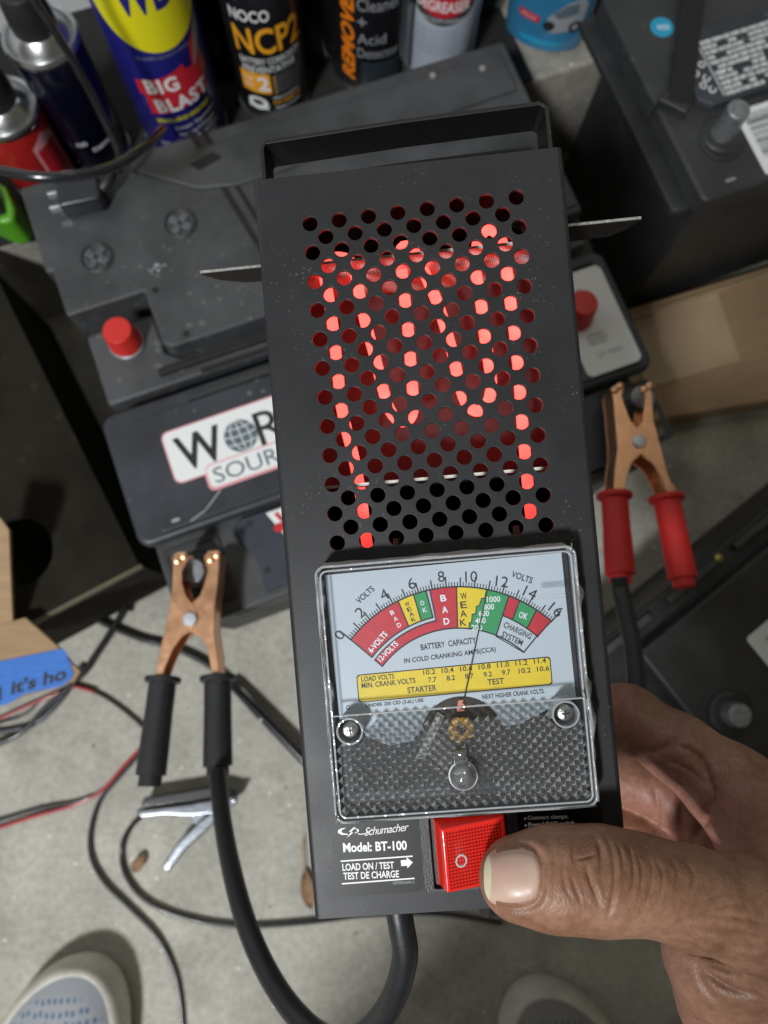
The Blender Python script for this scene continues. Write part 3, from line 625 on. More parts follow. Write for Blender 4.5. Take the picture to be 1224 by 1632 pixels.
# wing plate that sticks out on both sides
MILL = mat('mill_edge', (.42, .42, .40), .45, .6, var=.4, vscale=900)
a = L(318, 432, -28); b = L(1022, 345, -28); a2 = L(345, 458, -44); b2 = L(990, 380, -44)
yl = 85.2
mb = MB(); xs = [(a[0], -28), (a[0]+1.5, -31), (a[0]+5, -36), (a[0]+13, -41), (-47.55, -42.5), (-47.55, -28)]
mb.prism([(x, z) for x, z in xs], a[1]-1.0, a[1]-.1, Matrix(((.001, 0, 0, 0), (0, 0, .001, 0), (0, .001, 0, 0), (0, 0, 0, 1)))); mb.build('wing_plate', mat('wing_dark', (.010, .009, .009), .6, spec=.25), D_, smooth=0)
mb = MB(); mb.box((a[0]+.2, a[1]-.95, -27.98), (-47.6, a[1]-.1, -27.55), MM); mb.build('wing_edge', MILL, D_, smooth=0)
mb = MB(); xs = [(b[0], -28), (b[0]-3, -36), (b[0]-8, -41), (47.55, -42), (47.55, -28)]
mb.prism([(x, z) for x, z in xs], b[1]-1.0, b[1]-.1, Matrix(((.001, 0, 0, 0), (0, 0, .001, 0), (0, .001, 0, 0), (0, 0, 0, 1)))); mb.build('wing_plate', mat('wing_dark', (.010, .009, .009), .6, spec=.25), D_, smooth=0)
mb = MB(); mb.box((47.6, b[1]-.95, -27.98), (b[0]-.2, b[1]-.1, -27.55), MM); mb.build('wing_edge', MILL, D_, smooth=0)
# heat shield tray and glowing element
SH = mat('heat_shield', (.065, .048, .048), .7, .0, var=.15, vscale=150)
RIB = mat('shield_ribbed', (.78, .70, .66), .6, var=.1, vscale=200)
ly1 = 89.9; ly0 = 17.6
MB().box((-45, ly0, -48), (45, ly1, -47), MM).build('heat_shield', SH, D_, smooth=0)
mb = MB()
for k in range(110): mb.box((-44+k*.8, ly1-.55, -46.9), (-44+k*.8+.45, ly1-.1, -12.2), MM)
mb.box((-44.5, ly1-.1, -46.9), (44.5, ly1+.3, -12.2), MM); mb.build('shield_lip', RIB, D_, smooth=0)
MB().box((-44.5, ly1-.55, -12.1), (44.5, ly1+.45, -11.4), MM).build('shield_edge', mat('shield_edge', (.75, .72, .64), .5), D_, smooth=0)
MB().box((-44.5, ly0-.4, -46.9), (44.5, ly0+.2, -13.4), MM).build('shield_lip', SH, D_, smooth=0)
MB().box((-44.5, ly0-.55, -13.3), (44.5, ly0+.4, -12.2), MM).build('shield_edge', MATS['shield_edge'], D_, smooth=0)
for sg in (-1, 1): MB().box((sg*45-.4, ly0, -46.9), (sg*45+.4, ly1, -12), MM).build('shield_side', SH, D_, smooth=0)
HOT = mat('glowing_ribbon', (.3, .1, .08), .6, emit=(1.0, .050, .040), estr=5.0)
zE = -24
A1 = [(590, 900), (584, 860), (578, 810), (571, 765), (562, 722), (551, 680), (543, 640), (539, 600), (535, 560), (529, 510), (522, 465), (517, 432), (530, 412), (556, 415), (567, 440), (575, 480), (584, 520), (598, 570), (609, 615), (622, 655), (640, 672), (656, 662), (658, 630), (654, 575), (650, 520), (645, 475), (640, 425), (640, 396), (656, 396), (672, 425), (692, 470), (703, 500), (715, 540), (724, 575), (733, 615), (745, 645), (762, 655), (778, 640), (783, 610), (778, 570), (772, 530), (767, 485), (758, 430), (762, 385), (777, 366), (797, 378), (806, 420), (812, 470), (819, 520), (825, 575), (829, 625), (833, 680), (837, 725), (841, 770), (846, 820), (850, 880)]
_nt = HOT.node_tree; _tc = _nt.nodes.new("ShaderNodeTexCoord"); _sx = _nt.nodes.new("ShaderNodeSeparateXYZ"); _mr = _nt.nodes.new("ShaderNodeMapRange")
_nt.links.new(_tc.outputs["Object"], _sx.inputs[0]); _nt.links.new(_sx.outputs[1], _mr.inputs[0]); _mr.inputs[1].default_value = -.004; _mr.inputs[2].default_value = .035; _mr.inputs[3].default_value = 1.1; _mr.inputs[4].default_value = 5.4
_nt.links.new(_mr.outputs[0], _nt.nodes["Principled BSDF"].inputs["Emission Strength"])
def ribbon(pts, w, th, z, name, m, wob=0):
    q = spline([Vector((*L(x, y, z), z)) for x, y in pts], 4); mb = MB(); vs = []; fs = []; n = len(q)
    for i, p in enumerate(q):
        t = (q[min(i+1, n-1)]-q[max(i-1, 0)]).normalized(); s = Vector((-t.y, t.x, 0)); 
        for sx, sz in ((-1, -1), (1, -1), (1, 1), (-1, 1)): vs.append(tuple(p+s*(sx*w/2)+Vector((0, 0, sz*th/2))))
    for i in range(n-1):
        for k in range(4): fs.append((i*4+k, i*4+(k+1) % 4, i*4+4+(k+1) % 4, i*4+4+k))
    fs += [(3, 2, 1, 0), tuple(range((n-1)*4, n*4))]
    mb.add(vs, fs, MM); return mb.build(name, m, D_, smooth=0)
ribbon(A1, 3.7, .5, zE, 'heating_element', HOT)
WIRE = mat('lead_wire', (.55, .52, .46), .4, .8)
for pts in ([(632, 858), (631, 900)], [(821, 838), (828, 900)]):
    MB().tube([Vector((*L(x, y, -20), -20))*.001 for x, y in pts], .0011, smooth=False).build('terminal_stud', WIRE, D_)
# ---- meter
MBK = mat('meter_black', (.012, .012, .014), .45, bump=.2, bscale=1500)
mb = MB(); mb.prism(rrect(-36.4, -80.6, 37.6, -7.6, 2.5), .05, 2.4, MM); mb.build('meter_base', MBK, D_, bevel=.0004)
DIAL = mat('dial_white', (.52, .575, .615), .35, var=.02, vscale=60)
dial_pts = [(-35.2, -9.6), (35.6, -8.8), (36.0, -51.6), (31, -52), (27.5, -54.5), (18.5, -58.5), (14, -58.5), (11, -53.2), (7.5, -50.2), (1.7, -49.0), (-4.2, -50.4), (-8, -53.5), (-10.5, -58), (-13.5, -61), (-20, -62), (-27, -58.5), (-28.5, -53.8), (-34.4, -52.8)]
mb = MB(); mb.prism(dial_pts, 2.7, 3.0, MM); dial = mb.build('dial', DIAL, D_, smooth=0)
I = Ink(); cx, cy, R0 = 1.26, -57.33, 41.1
def pol(r, a): return (cx+r*math.cos(math.radians(a)), cy+r*math.sin(math.radians(a)))
def arc(r, a0, a1, n=24): return [pol(r, a0+(a1-a0)*k/n) for k in range(n+1)]
def ang(p): return math.degrees(math.atan2(p[1]-cy, p[0]-cx))
def la(x, y): return ang(L(x, y, 3))
aS, aE = 137.4, 43.9; RI, RM6, RM12 = 28.8, 32.9, 31.7
def band(col, r0, a0o, a0i, r1, a1o, a1i, z=.05):
    I.poly(col, arc(r0, a0o, a1o)+arc(r1, a1i, a0i), z)
w0, w0i = la(635.3, 959.4), la(651, 997.6); k0, k0i = la(659.8, 949.6), la(671.6, 989.8); e0, e0i = la(679.4, 943.7), la(690.2, 984.9)
b0, b0i = la(685.3, 942.7), la(695.1, 988.8); v0, v0i = la(727.5, 938.8), la(729.4, 1002.5)
g1, g1i = la(809.8, 952.5), la(790.2, 1014.3); r1_, r1i = la(827.5, 958.4), la(817, 986.9); o1, o1i = la(853.9, 974), la(841.2, 999.6)
band('r', R0, aS, aS+.4, RM6, w0, w0i); band('y', R0, w0, w0i, RM6, k0, k0i); band('g', R0, k0, k0i, RM6, e0, e0i)
I.poly('r', arc(RM12, aS+.6, b0i)+arc(R0, b0, v0)+arc(RI, v0i, aS+.9), .05)
steps = [(774.5, 943), (772.5, 953.5), (767.6, 953.5), (763.7, 965.3), (759.4, 966.3), (757.8, 978), (752.5, 979), (751.4, 991.8), (748, 992.7), (747, 1004)]
SP = [L(x, y, 3) for x, y in steps]
I.poly('y', arc(R0, v0, ang(SP[0]))+SP[1:-1]+arc(RI, ang(SP[-1]), v0i), .05)
I.poly('g', [pol(R0, ang(SP[0]))]+arc(R0, ang(SP[0]), g1)+arc(RI, g1i, ang(SP[-1]))+SP[1:-1][::-1], .05)
RC = 35.0
band('r', R0, g1, la(802, 981), RC, r1_, r1i); band('g', R0, r1_, r1i, RC, o1, o1i); band('r', R0, o1, o1i, RC, aE, aE-.2)
lw = .42
I.line('k', arc(R0, aS, aE, 60), lw); I.line('k', [pol(R0, aS), pol(RM6, aS+.4)], lw); I.line('k', arc(RM6, aS+.4, e0i, 40), lw); I.line('k', [pol(RM6, e0i), pol(R0, e0)], lw)
I.line('k', [pol(RM12, aS+.6), pol(RI, aS+.9)], lw); I.line('k', arc(RM12, aS+.6, b0i, 40), lw); I.line('k', [pol(RM12, b0i), pol(R0, b0)], lw)
I.line('k', arc(RI, aS+.9, g1i, 60), lw)
for p, q, r in ((w0, w0i, RM6), (k0, k0i, RM6), (v0, v0i, RI), (g1, g1i, RI)): I.line('k', [pol(R0, p), pol(r, q)], lw)
for p, q in ((r1_, r1i), (o1, o1i)): I.line('k', [pol(R0, p), pol(RC, q)], lw)
I.line('k', [pol(R0, ang(SP[0]))]+SP[1:-1]+[pol(RI, ang(SP[-1]))], .3)
I.line('k', arc(RC, la(802, 981), aE, 20), lw); I.line('k', arc(RI, g1i, la(835, 1040), 14), lw); I.line('k', [pol(R0+1, aE), L(857, 1012, 3), L(834.5, 1040, 3)], lw); I.line('k', [L(790, 1014, 3), L(834.5, 1040, 3)], .25)
for k in range(81):
    v = k*.2; a = aS+(aE-aS)*v/16; big = k % 5 == 0; ln = 3.0 if k % 5 == 0 and (k//5) % 2 == 0 else (2.6 if big else 1.25)
    if k % 1 == 0: I.line('k', [pol(R0+.1, a), pol(R0+(ln if k % 5 == 0 else 1.3), a)], .40 if big else .26)
I.line('k', [pol(R0, aS), pol(R0+4.2, aS)], .45); I.line('k', [pol(R0, aE), pol(R0+4.2, aE)], .45)
for tx, x, y, w, h, ro in (("0", 541, 1012, 2.3, 3.0, 48), ("2", 574, 976, 2.3, 3.2, 36), ("4", 612, 948, 2.4, 3.2, 24), ("6", 656, 930, 2.2, 3.3, 12), ("8", 703, 919, 2.0, 3.2, 0), ("10", 751, 919, 3.6, 3.2, -6), ("12", 800, 927, 3.7, 3.2, -14), ("14", 845, 945, 3.8, 3.2, -32), ("16", 886, 972, 3.8, 3.2, -46)):
    x, y = L(x, y, 3); I.text('k', tx, x, y, w, h, ro+2)
x, y = L(582, 948, 3); I.text('k', "VOLTS", x, y, 6.4, 1.9, 37, bold=.014)
x, y = L(832, 920, 3); I.text('k', "VOLTS", x, y, 6.4, 1.9, -24, bold=.014)
def stack(col, tx, x0, y0, x1, y1, w, h, ro, bold=.03, dw=0):
    for i, ch in enumerate(tx):
        t = i/(len(tx)-1); x, y = L(x0+(x1-x0)*t, y0+(y1-y0)*t, 3); I.text(col, ch, x, y, w*(.3 if ch == 'I' else 1), h, ro, .14, bold=bold)
stack('w', "BAD", 625, 976, 636, 996, 1.2, 1.35, 22, .02); stack('k', "WEAK", 649, 963, 659, 987, 1.35, 1.25, 20, .01); stack('w', "OK", 673, 961, 677, 972, 1.2, 1.4, 12, .02)
stack('w', "BAD", 706.5, 953, 711.5, 990, 1.75, 2.0, 3, .03); stack('k', "WEAK", 739, 950, 738, 992, 1.9, 2.0, 2, .01)
for tx, x, y in (("1000", 786.5, 955), ("800", 779, 967), ("600", 771, 977.5), ("400", 765.5, 989), ("200", 760, 1000)):
    x, y = L(x, y, 3); I.text('w', tx, x, y, 4.0 if len(tx) == 4 else 3.1, 1.75, -2, .14, bold=.02)
x, y = L(834, 981, 3); I.text('w', "OK", x, y, 2.6, 1.9, -22, .14, bold=.02)
x, y = L(602, 1023, 3); I.text('w', "6-VOLTS", x, y, 7.4, 1.9, 44, .14, bold=.03)
x, y = L(618, 1038, 3); I.text('w', "12-VOLTS", x, y, 7.6, 1.8, 40, .14, bold=.03)
x, y = L(825, 1005, 3); I.text('k', "CHARGING", x, y, 8.8, 1.75, -30, .1, bold=.014); x, y = L(816.5, 1017.5, 3); I.text('k', "SYSTEM", x, y, 6.6, 1.75, -30, .1, bold=.014)
x, y = L(714.5, 1026, 3); I.text('k', "BATTERY  CAPACITY", x, y, 16.6, 1.8, 3, .1, bold=.014); x, y = L(717, 1045, 3); I.text('k', "IN COLD CRANKING AMPS(CCA)", x, y, 27.4, 1.85, 3, .1, bold=.014)
for q0, q1, c_, z in ((0, 0, 'k', .04), (.32, .32, 'y', .08)):
    pts = rrect(-28.3+q0, -48.0+q0, 29.6-q0, -39.6-q0, 1.0); a_ = math.radians(1.0); I.poly(c_, [(x, y+(x*.018)) for x, y in pts], z)
def tb(tx, x, y, w, h, b=.014): x, y = L(x, y, 3); I.text('k', tx, x, y, w, h, 1.2, .14, bold=b)
tb("LOAD VOLTS", 602, 1080, 9.9, 1.55); tb("MIN. CRANK VOLTS", 619, 1088.5, 16.2, 1.6); tb("STARTER", 672.5, 1098, 8.7, 1.8); tb("TEST", 790, 1086, 4.9, 1.75)
for i, (p, q) in enumerate((("10.2", "7.7"), ("10.4", "8.2"), ("10.6", "8.7"), ("10.8", "9.2"), ("11.0", "9.7"), ("11.2", "10.2"), ("11.4", "10.6"))):
    x = 684+i*29.4; y = 1071-i*2.95; tb(p, x, y, 3.6, 1.5); tb(q, x+5, y+12.2, 3.6 if len(q) == 4 else 2.5, 1.5)
tb("UNDER 200 CID (3.6L) USE", 629, 1121, 17.2, 1.35, .008); tb("NEXT HIGHER CRANK VOLTS.", 818, 1106, 18.4, 1.35, .008); tb("G", 554.5, 1127.5, 1.2, 1.3, 0)
I.build(INKS, dial, "dial_print", scale=1, mw=MM @ Matrix.Translation((0, 0, 3.0)))
nb = L(738, 1122, 4.6); ntp = L(775.5, 944, 4.6)
mb = MB(); mb.tube([Vector((*nb, 4.4))*.001, Vector((*ntp, 4.4))*.001], [.00020, .00011], n=6, smooth=False); mb.build('needle', mat('needle_dark', (.03, .02, .02), .4), dial)
# movement under the lens
mb = MB(); mb.lathe([(12.4, 2.5), (12.4, 3.3), (11.9, 3.6)], 48, MM @ Matrix.Translation((1.6, -61.3, 0))); mb.build('movement_housing', mat('bronze_dark', (.06, .045, .035), .5), D_)
mb = MB(); mb.prism([(-13, -66), (-10, -66), (-3, -54), (-5, -52.5)], 3.7, 4.6, MM); mb.build('movement_bridge', mat('bridge_grey', (.45, .44, .38), .4, .3), D_, bevel=.0002)
mb = MB(); mb.prism([(.4, -53), (3.4, -53), (3.0, -49.5), (1.4, -49.5)], 3.8, 4.4, MM); mb.build('needle_hub', mat('copper_hub', (.55, .20, .12), .4, .6), D_, bevel=.0002)
GOLD = mat('gold_wire', (1.0, .60, .08), .35, .3, bump=.8, bscale=900)
mb = MB(); pts = []
rc = random.Random(11)
for k in range(120):
    a = k*.55; rr = 1.5+1.7*rc.random(); pts.append(Vector((1.4+rr*1.1*math.cos(a), -57.8+rr*1.1*math.sin(a), 5.4+1.4*rc.random()))*.001)
mb.tube(pts, .00042, n=5, sub=3); mb.build('coil', GOLD, D_)
# clear cover
CLR = clear_mat('clear_plastic', (.97, .985, 1.0), .05, .7, .008, bump=.25, bscale=60)
CLW = clear_mat('clear_plastic_edge', (.80, .84, .87), .12, 2.6, .38, bump=.7, bscale=300)
cov = None
mb = MB(); mb.prism(rrect(-36.6, -80.9, 37.9, -7.2, 2.4), 8.1, 9.0, MM); cov = mb.build('meter_cover', CLR, D_, bevel=.0003)
mb = MB(); o1_ = rrect(-37.4, -81.7, 38.7, -6.4, 3.2, 8); i1_ = rrect(-36.6, -80.9, 37.9, -7.2, 2.4, 8); ring(mb, o1_, i1_, .1, 9.2, MM); mb.build('cover_wall', CLW, D_, bevel=.0004)
mb = MB(); ring(mb, rrect(-36.0, -80.2, 37.3, -7.9, 2.2, 8), rrect(-35.5, -79.7, 36.8, -8.4, 1.9, 8), 8.95, 9.35, MM); mb.build('cover_bead', CLW, D_, bevel=.0001)
PR = clear_mat('prism_plastic', (.95, .97, 1.0), .07, 7.0, .045); rp_ = random.Random(4)
mb = MB(); hd = 1.45
for i in range(-28, 29):
    for j in range(-16, 16):
        if (i+j) % 2: continue
        x = .7+i*hd; y = -66.3+j*hd
        if not (-35.2+hd*.4 < x < 36.6-hd*.4 and -79.3+hd*.2 < y < -53.3): continue
        if min(math.hypot(x+30.9, y+54.9), math.hypot(x-31.4, y+54.6)) < 4.3 or math.hypot(x-.6, y+69.4) < 3.2: continue
        h = hd*.97
        mb.add([(x-h, y, 9.05), (x, y-h, 9.05), (x+h, y, 9.05), (x, y+h, 9.05), (x+rp_.uniform(-.12, .12), y+rp_.uniform(-.12, .12), 9.95+rp_.uniform(-.12, .12))], [(0, 1, 4), (1, 2, 4), (2, 3, 4), (3, 0, 4)], MM)
me = mb.mesh('prism_lens'); link('prism_lens', me, PR, D_, smooth=0)
mb = MB(); mb.box((-35.6, -50.5, 9.02), (37.0, -50.1, 9.8), MM); mb.build('lens_ridge', CLW, D_, bevel=.0001)
for j in range(2): MB().box((26.5, -20.4-j*.9, 9.02), (34.5, -20.1-j*.9, 9.3), MM).build('moulding_line', CLW, D_, smooth=0)
SCR = mat('zinc_screw', (.62, .62, .58), .3, 1.0, bump=.3, bscale=900)
for x, y in ((-30.9, -54.9), (31.4, -54.6)):
    T_ = MM @ Matrix.Translation((x, y, 0))
    mb = MB(); ring(mb, [(3.9*math.cos(k*math.pi/20), 3.9*math.sin(k*math.pi/20)) for k in range(40)], [(3.4*math.cos(k*math.pi/20), 3.4*math.sin(k*math.pi/20)) for k in range(40)], 3, 9.9, T_); mb.build('screw_well', CLW, D_)
    mb = MB(); mb.lathe([(3.35, 3.0), (3.35, 3.2)], 32, T_); mb.build('well_floor', MBK, D_)
    mb = MB(); mb.lathe([(2.35, 7.0), (2.35, 7.9), (2.0, 8.7), (1.2, 9.0), (.3, 9.05)], 32, T_); s_ = mb.build('screw', SCR, D_)
    mb = MB(); mb.box((-1.15, -.24, 9.0), (1.15, .24, 9.12), T_); mb.box((-.24, -1.15, 9.0), (.24, 1.15, 9.13), T_); mb.build('cross_slot', MBK, s_, smooth=0)
GLS = clear_mat('bulb_glass', (.93, .95, .97), .04, 5, .09)
T_ = MM @ Matrix.Translation((.6, -69.4, 11.0))
bm = bmesh.new(); bmesh.ops.create_uvsphere(bm, u_segments=40, v_segments=24, radius=.0039, matrix=Matrix.Translation(T_.translation)); me = bpy.data.meshes.new('lens_bulb'); bm.to_mesh(me); bm.free(); blb = link('lens_bulb', me, GLS, D_, smooth=180)
bm = bmesh.new(); bmesh.ops.create_uvsphere(bm, u_segments=32, v_segments=16, radius=.0026, matrix=Matrix.Translation(T_.translation)); me = bpy.data.meshes.new('inner_bulb'); bm.to_mesh(me); bm.free(); link('inner_bulb', me, GLS, blb, smooth=180)
mb = MB(); ring(mb, [(4.15*math.cos(k*math.pi/20), 4.15*math.sin(k*math.pi/20)) for k in range(40)], [(3.75*math.cos(k*math.pi/20), 3.75*math.sin(k*math.pi/20)) for k in range(40)], -.4, .3, T_); mb.build('bulb_rim', clear_mat('rim_clear', (.9, .92, .94), .08, 5, .7), blb)
mb = MB(); mb.lathe([(2.2, -.8), (1.7, 1.0), (1.9, 2.4)], 20, MM @ Matrix.Translation((.5, -64.9, 10.2)) @ Matrix.Rotation(math.radians(-90), 4, 'X')); mb.build('bulb_neck', GLS, blb)
mb = MB(); mb.tube([T_ @ Vector(v) for v in ((-.6, 1.8, 0), (-.3, .2, 1), (.2, -.8, .6), (.9, 1.4, .2))], .00016, n=6); mb.build('filament', WIRE, blb)
# shrink film left round the cover
FILM = clear_mat('film', (.90, .93, .95), .09, 8.0, .36, bump=1.0, bscale=260)
def filmband(pts, w, z0, seed):
    rnd = random.Random(seed); q = spline([Vector((x, y, 0)) for x, y in pts], 10); n = len(q); vs = []; fs = []; K = 5
    for i, p in enumerate(q):
        t = (q[min(i+1, n-1)]-q[max(i-1, 0)]).normalized(); s = Vector((t.y, -t.x, 0)); ww = w*(.75+.35*math.sin(i*.37+seed)+.25*math.sin(i*1.31+seed*2)+rnd.uniform(-.12, .12))
        for k in range(K):
            u = k/(K-1); vs.append(tuple(p+s*(ww*(u-.15))+Vector((0, 0, z0+.5*math.sin(u*4+i*.5)+rnd.uniform(-.2, .2)-u*u*6.5))))
    for i in range(n-1):
        for k in range(K-1): fs.append((i*K+k, i*K+k+1, i*K+K+k+1, i*K+K+k))
    mb = MB(); mb.add(vs, fs, MM); me = mb.mesh('film'); return link('shrink_film', me, FILM, D_, smooth=30)
filmband([(37.4, -6), (38.2, -22), (38.0, -40), (38.6, -60), (38.4, -80)][::-1], 2.6, 9.6, 3).data
filmband([(-36.9, -81), (-37.2, -60), (-36.9, -40), (-37.2, -20), (-36.6, -8)][::-1], -1.6, 9.4, 5)
filmband([(-35, -6.5), (-10, -6.3), (12, -6.4), (36, -6.2)], -.7, 9.3, 8)
filmband([(-36, -81.4), (-10, -81.5), (12, -81.6), (38, -81.4)], .8, 9.3, 9)
filmband([(37.0, -48), (37.6, -52), (37.8, -57)][::-1], 2.4, 10, 12)
# ---- stickers and switch
STK = mat('sticker_black', (.003, .003, .0035), .42, spec=.35, var=.1, vscale=100)
mb = MB(); mb.prism(rrect(-40.3, -107.0, -14.0, -82.5, 1.8), .02, .12, MM); st = mb.build('name_sticker', STK, D_, smooth=0)
I = Ink()
def tl(col, tx, x0, x1, yc, h, ro=0, **k):
    """text between photo columns x0..x1 on the face"""
    pc = L((x0+x1)/2, yc, .2); w = math.hypot(L(x1, yc, .2)[0]-L(x0, yc, .2)[0], 0); I.text(col, tx, pc[0], pc[1], w, h, ro, **k)
tl('w', "Model: BT-100", 546.5, 648.5, 1349, 2.9, -1.6, bold=.03); tl('w', "LOAD ON / TEST", 545.5, 628, 1380.5, 2.15, -1.2, bold=.022); tl('w', "TEST DE CHARGE", 547, 636, 1394.5, 2.15, -1.2, bold=.022)
tl('s', "0899004049-2", 626, 660.5, 1406.5, .9, -1)
for (x0, y0, x1, y1) in ((543.5, 1372.5, 657, 1364.5), (545.5, 1408.5, 660, 1399.8)): I.line('w', [L(x0, y0, .2), L(x1, y1, .2)], .42, .1)
ax, ay = L(648, 1375, .2); I.poly('w', [(ax-1.7, ay-.9), (ax+.1, ay-.9), (ax+.1, ay-1.7), (ax+1.9, ay), (ax+.1, ay+1.7), (ax+.1, ay+.9), (ax-1.7, ay+.9)], .1)
tl('w', "Schumacher", 580, 652, 1321.5, 2.4, 3, shear=.45, sp=.9)
def Lp(pts): return [L(520+x/6.8, 1290+y/6.8, .2) for x, y in pts]
I.poly('w', Lp([(215, 198), (160, 205), (125, 228), (128, 255), (165, 275), (235, 276), (238, 266), (190, 258), (165, 245), (170, 222), (205, 205)]), .1)
I.poly('w', Lp([(300, 190), (245, 240), (268, 243), (220, 312), (292, 250), (268, 246), (318, 195)]), .11)
I.poly('w', Lp([(318, 205), (352, 215), (352, 240), (318, 258), (300, 262), (335, 236), (335, 218), (305, 212)]), .1)
I.line('w', Lp([(345, 262), (370, 270), (420, 262), (470, 235), (495, 215)]), .28, .1);
I.build(INKS, st, "sticker_print", scale=1, mw=MM @ Matrix.Translation((0, 0, .12)))
mb = MB(); mb.prism(rrect(16.0, -107.0, 41.0, -82.5, 1.8), .02, .12, MM); st = mb.build('instruction_sticker', STK, D_, smooth=0)
I = Ink(); tl('w', "Connect clamps.", 840.5, 906, 1303, 1.6, -1.5, bold=.035); tl('w', "Press LOAD switch", 842, 916, 1313, 1.5, -1.5, bold=.03); tl('w', "MAXIMUM 10 SEC.", 844, 914, 1323.5, 1.4, -1.5, bold=.01); tl('w', "Read meter scale.", 844, 912, 1336, 1.5, -1.5, bold=.01)
for x, y in ((837, 1305), (838, 1315.5)): I.disc('w', *L(x, y, .2), .38, .1, 16)
I.build(INKS, st, "sticker_print", scale=1, mw=MM @ Matrix.Translation((0, 0, .12)))
SWB = mat('switch_black', (.016, .017, .020), .4, var=.2, vscale=100, bump=.3, bscale=2000)
mb = MB(); ring(mb, rrect(-13.6, -106.6, 16.0, -83.4, 1.2), rrect(-10.4, -105.6, 12.6, -84.6, .8), .02, 2.0, MM); hs = mb.build('switch_housing', SWB, D_, bevel=.0003)
MB().box((-10.3, -105.5, .05), (12.5, -84.7, .5), MM).build('switch_well', MBK, hs, smooth=0)
REDS = mat('switch_red', (.74, .022, .014), .22, coat=.7, emit=(1, .03, .015), estr=.12)
p_ = [L(703, 1309, 2), L(799, 1301, 2), L(775, 1330, 2)]
mb = MB(); vs = [(-9.3, -105.0, .5), (12.2, -105.0, .5), (12.2, -85.0, .5), (-9.3, -85.0, .5), (-6.9, -104.2, 7.6), (11.6, -104.4, 2.2), (11.6, -85.6, 2.2), (-6.9, -85.8, 7.6)]
mb.add(vs, [(0, 3, 2, 1), (4, 5, 6, 7), (0, 1, 5, 4), (1, 2, 6, 5), (2, 3, 7, 6), (3, 0, 4, 7)], MM); rk = mb.build('rocker_switch', REDS, hs, bevel=.0006, bseg=3)
mb = MB(); ex = Vector((18.5, 0, -5.4)).normalized(); nz = Vector((5.4, 0, 18.5)).normalized(); FR = frame(Vector((-6.9, -104.3, 7.6)), ex, nz)
for i in range(18):
    mb.box((1.2+i*.98, 1.0, -.02), (1.2+i*.98+.26, 17.6, .13), MM @ FR)
for i in range(17):
    mb.box((1.0, 1.1+i*.98, -.02), (18.0, 1.1+i*.98+.24, .135), MM @ FR)
tag(mb.build('lens_grid', mat('switch_grid', (.34, .008, .006), .3, coat=.5), hs, smooth=0))
I = Ink(); n = 40; ring_o = [(5.1+1.55*math.cos(2*math.pi*k/n), 8.6+1.65*math.sin(2*math.pi*k/n)) for k in range(n+1)]; I.line('w', ring_o, .5, .25)
I.build(INKS, hs, "off_symbol", scale=1, mw=MM @ FR)
# ================================================================== CLAMPS AND CABLES
COP = mat('copper', (.93, .50, .29), .34, .9, var=.16, vscale=90, bump=.15, bscale=300, rvar=.1)
RUB = mat('black_grip', (.022, .023, .025), .45, var=.15, vscale=60, bump=.15, bscale=500)
RUBR = mat('red_grip', (.62, .022, .02), .55, var=.06, vscale=40, bump=.12, bscale=500)
CAB = mat('cable_rubber', (.014, .015, .017), .42, var=.25, vscale=90, bump=.15, bscale=600)
def clamp(label, left, right, rivet, jaws, grips, gm, zt, dz=.022):
    c0 = P(*rivet, zt); t = thing('battery_clamp', label, 'clamp', Matrix.Translation(c0), 'copper clamps of the tester')
    for k, pts in enumerate((left, right)):
        q = [P(x, y, zt)-c0 for x, y in pts]; poly = [(p.x, p.y) for p in q]; off = k*.0007
        mb = MB(); mb.prism(poly, -.0016-off, -off); lv = mb.build('lever', COP, t, bevel=.0006)
        # folded side walls of the sheet lever, front and back plates
        cx_ = sum(p[0] for p in poly)/len(poly); cy_ = sum(p[1] for p in poly)/len(poly)
        mb = MB(); mb.prism(poly, -dz, -dz+.0016); mb.build('back_plate', COP, lv, bevel=.0005)
        side = len(poly)//2
        seg = [poly[i] for i in range(0, len(outer[k]))]
        mb = MB()
        for a, b in zip(seg[:-1], seg[1:]):
            d = Vector((b[0]-a[0], b[1]-a[1], 0)); nrm = Vector((-d.y, d.x, 0)).normalized()*.0012
            cen = Vector((cx_, cy_, 0)); 
            if (cen-Vector((*a, 0))).dot(nrm) < 0: nrm = -nrm
            nrm2 = nrm*.25
            mb.prism([(a[0]+nrm2.x, a[1]+nrm2.y), (b[0]+nrm2.x, b[1]+nrm2.y), (b[0]+nrm.x, b[1]+nrm.y), (a[0]+nrm.x, a[1]+nrm.y)], -dz+.001, -.001)
        mb.build('side_wall', COP, lv, smooth=0)
    MB().lathe([(.0046, -dz-.001), (.0046, -.0002), (.0046, .0010), (.0038, .0018), (.001, .0020)], 32).build('rivet', mat('rivet_steel', (.62, .66, .70), .4, .5), t)
    for x, y in jaws:
        p = P(x, y, zt)-c0
        for q in (0, 1): MB().lathe([(.0026, -.002), (.0026, .0008), (.0012, .0016)], 16, Matrix.Translation(p+Vector(((-.5+q)*.004, (q-.5)*.003, 0)))).build('jaw_tooth', COP, t)
    for (x0, y0, x1, y1, d1, r0, r1) in grips:
        a = P(x0, y0, zt-dz*.45)-c0; b = P(x1, y1, zt-dz*.45+d1)-c0; ax = (b-a); l = ax.length; ax.normalize()
        m = frame(a, Vector((0, 0, 1)).cross(ax), ax)
        mb = MB(); mb.lathe([(r0*1.30, -.001), (r0*1.34, .0003), (r0*1.30, .0022), (r0*.98, .0032), (r0, .006), (r0*1.0, l*.35), (r1*.98, l*.6), (r1, l*.86), (r1, l*.895), (r1*.96, l*.9), (r1*.76, l*.905), (r1*.76, l*.995), (r1*.70, l)], 48, m)
        mb.build('grip', gm, t)
    return t
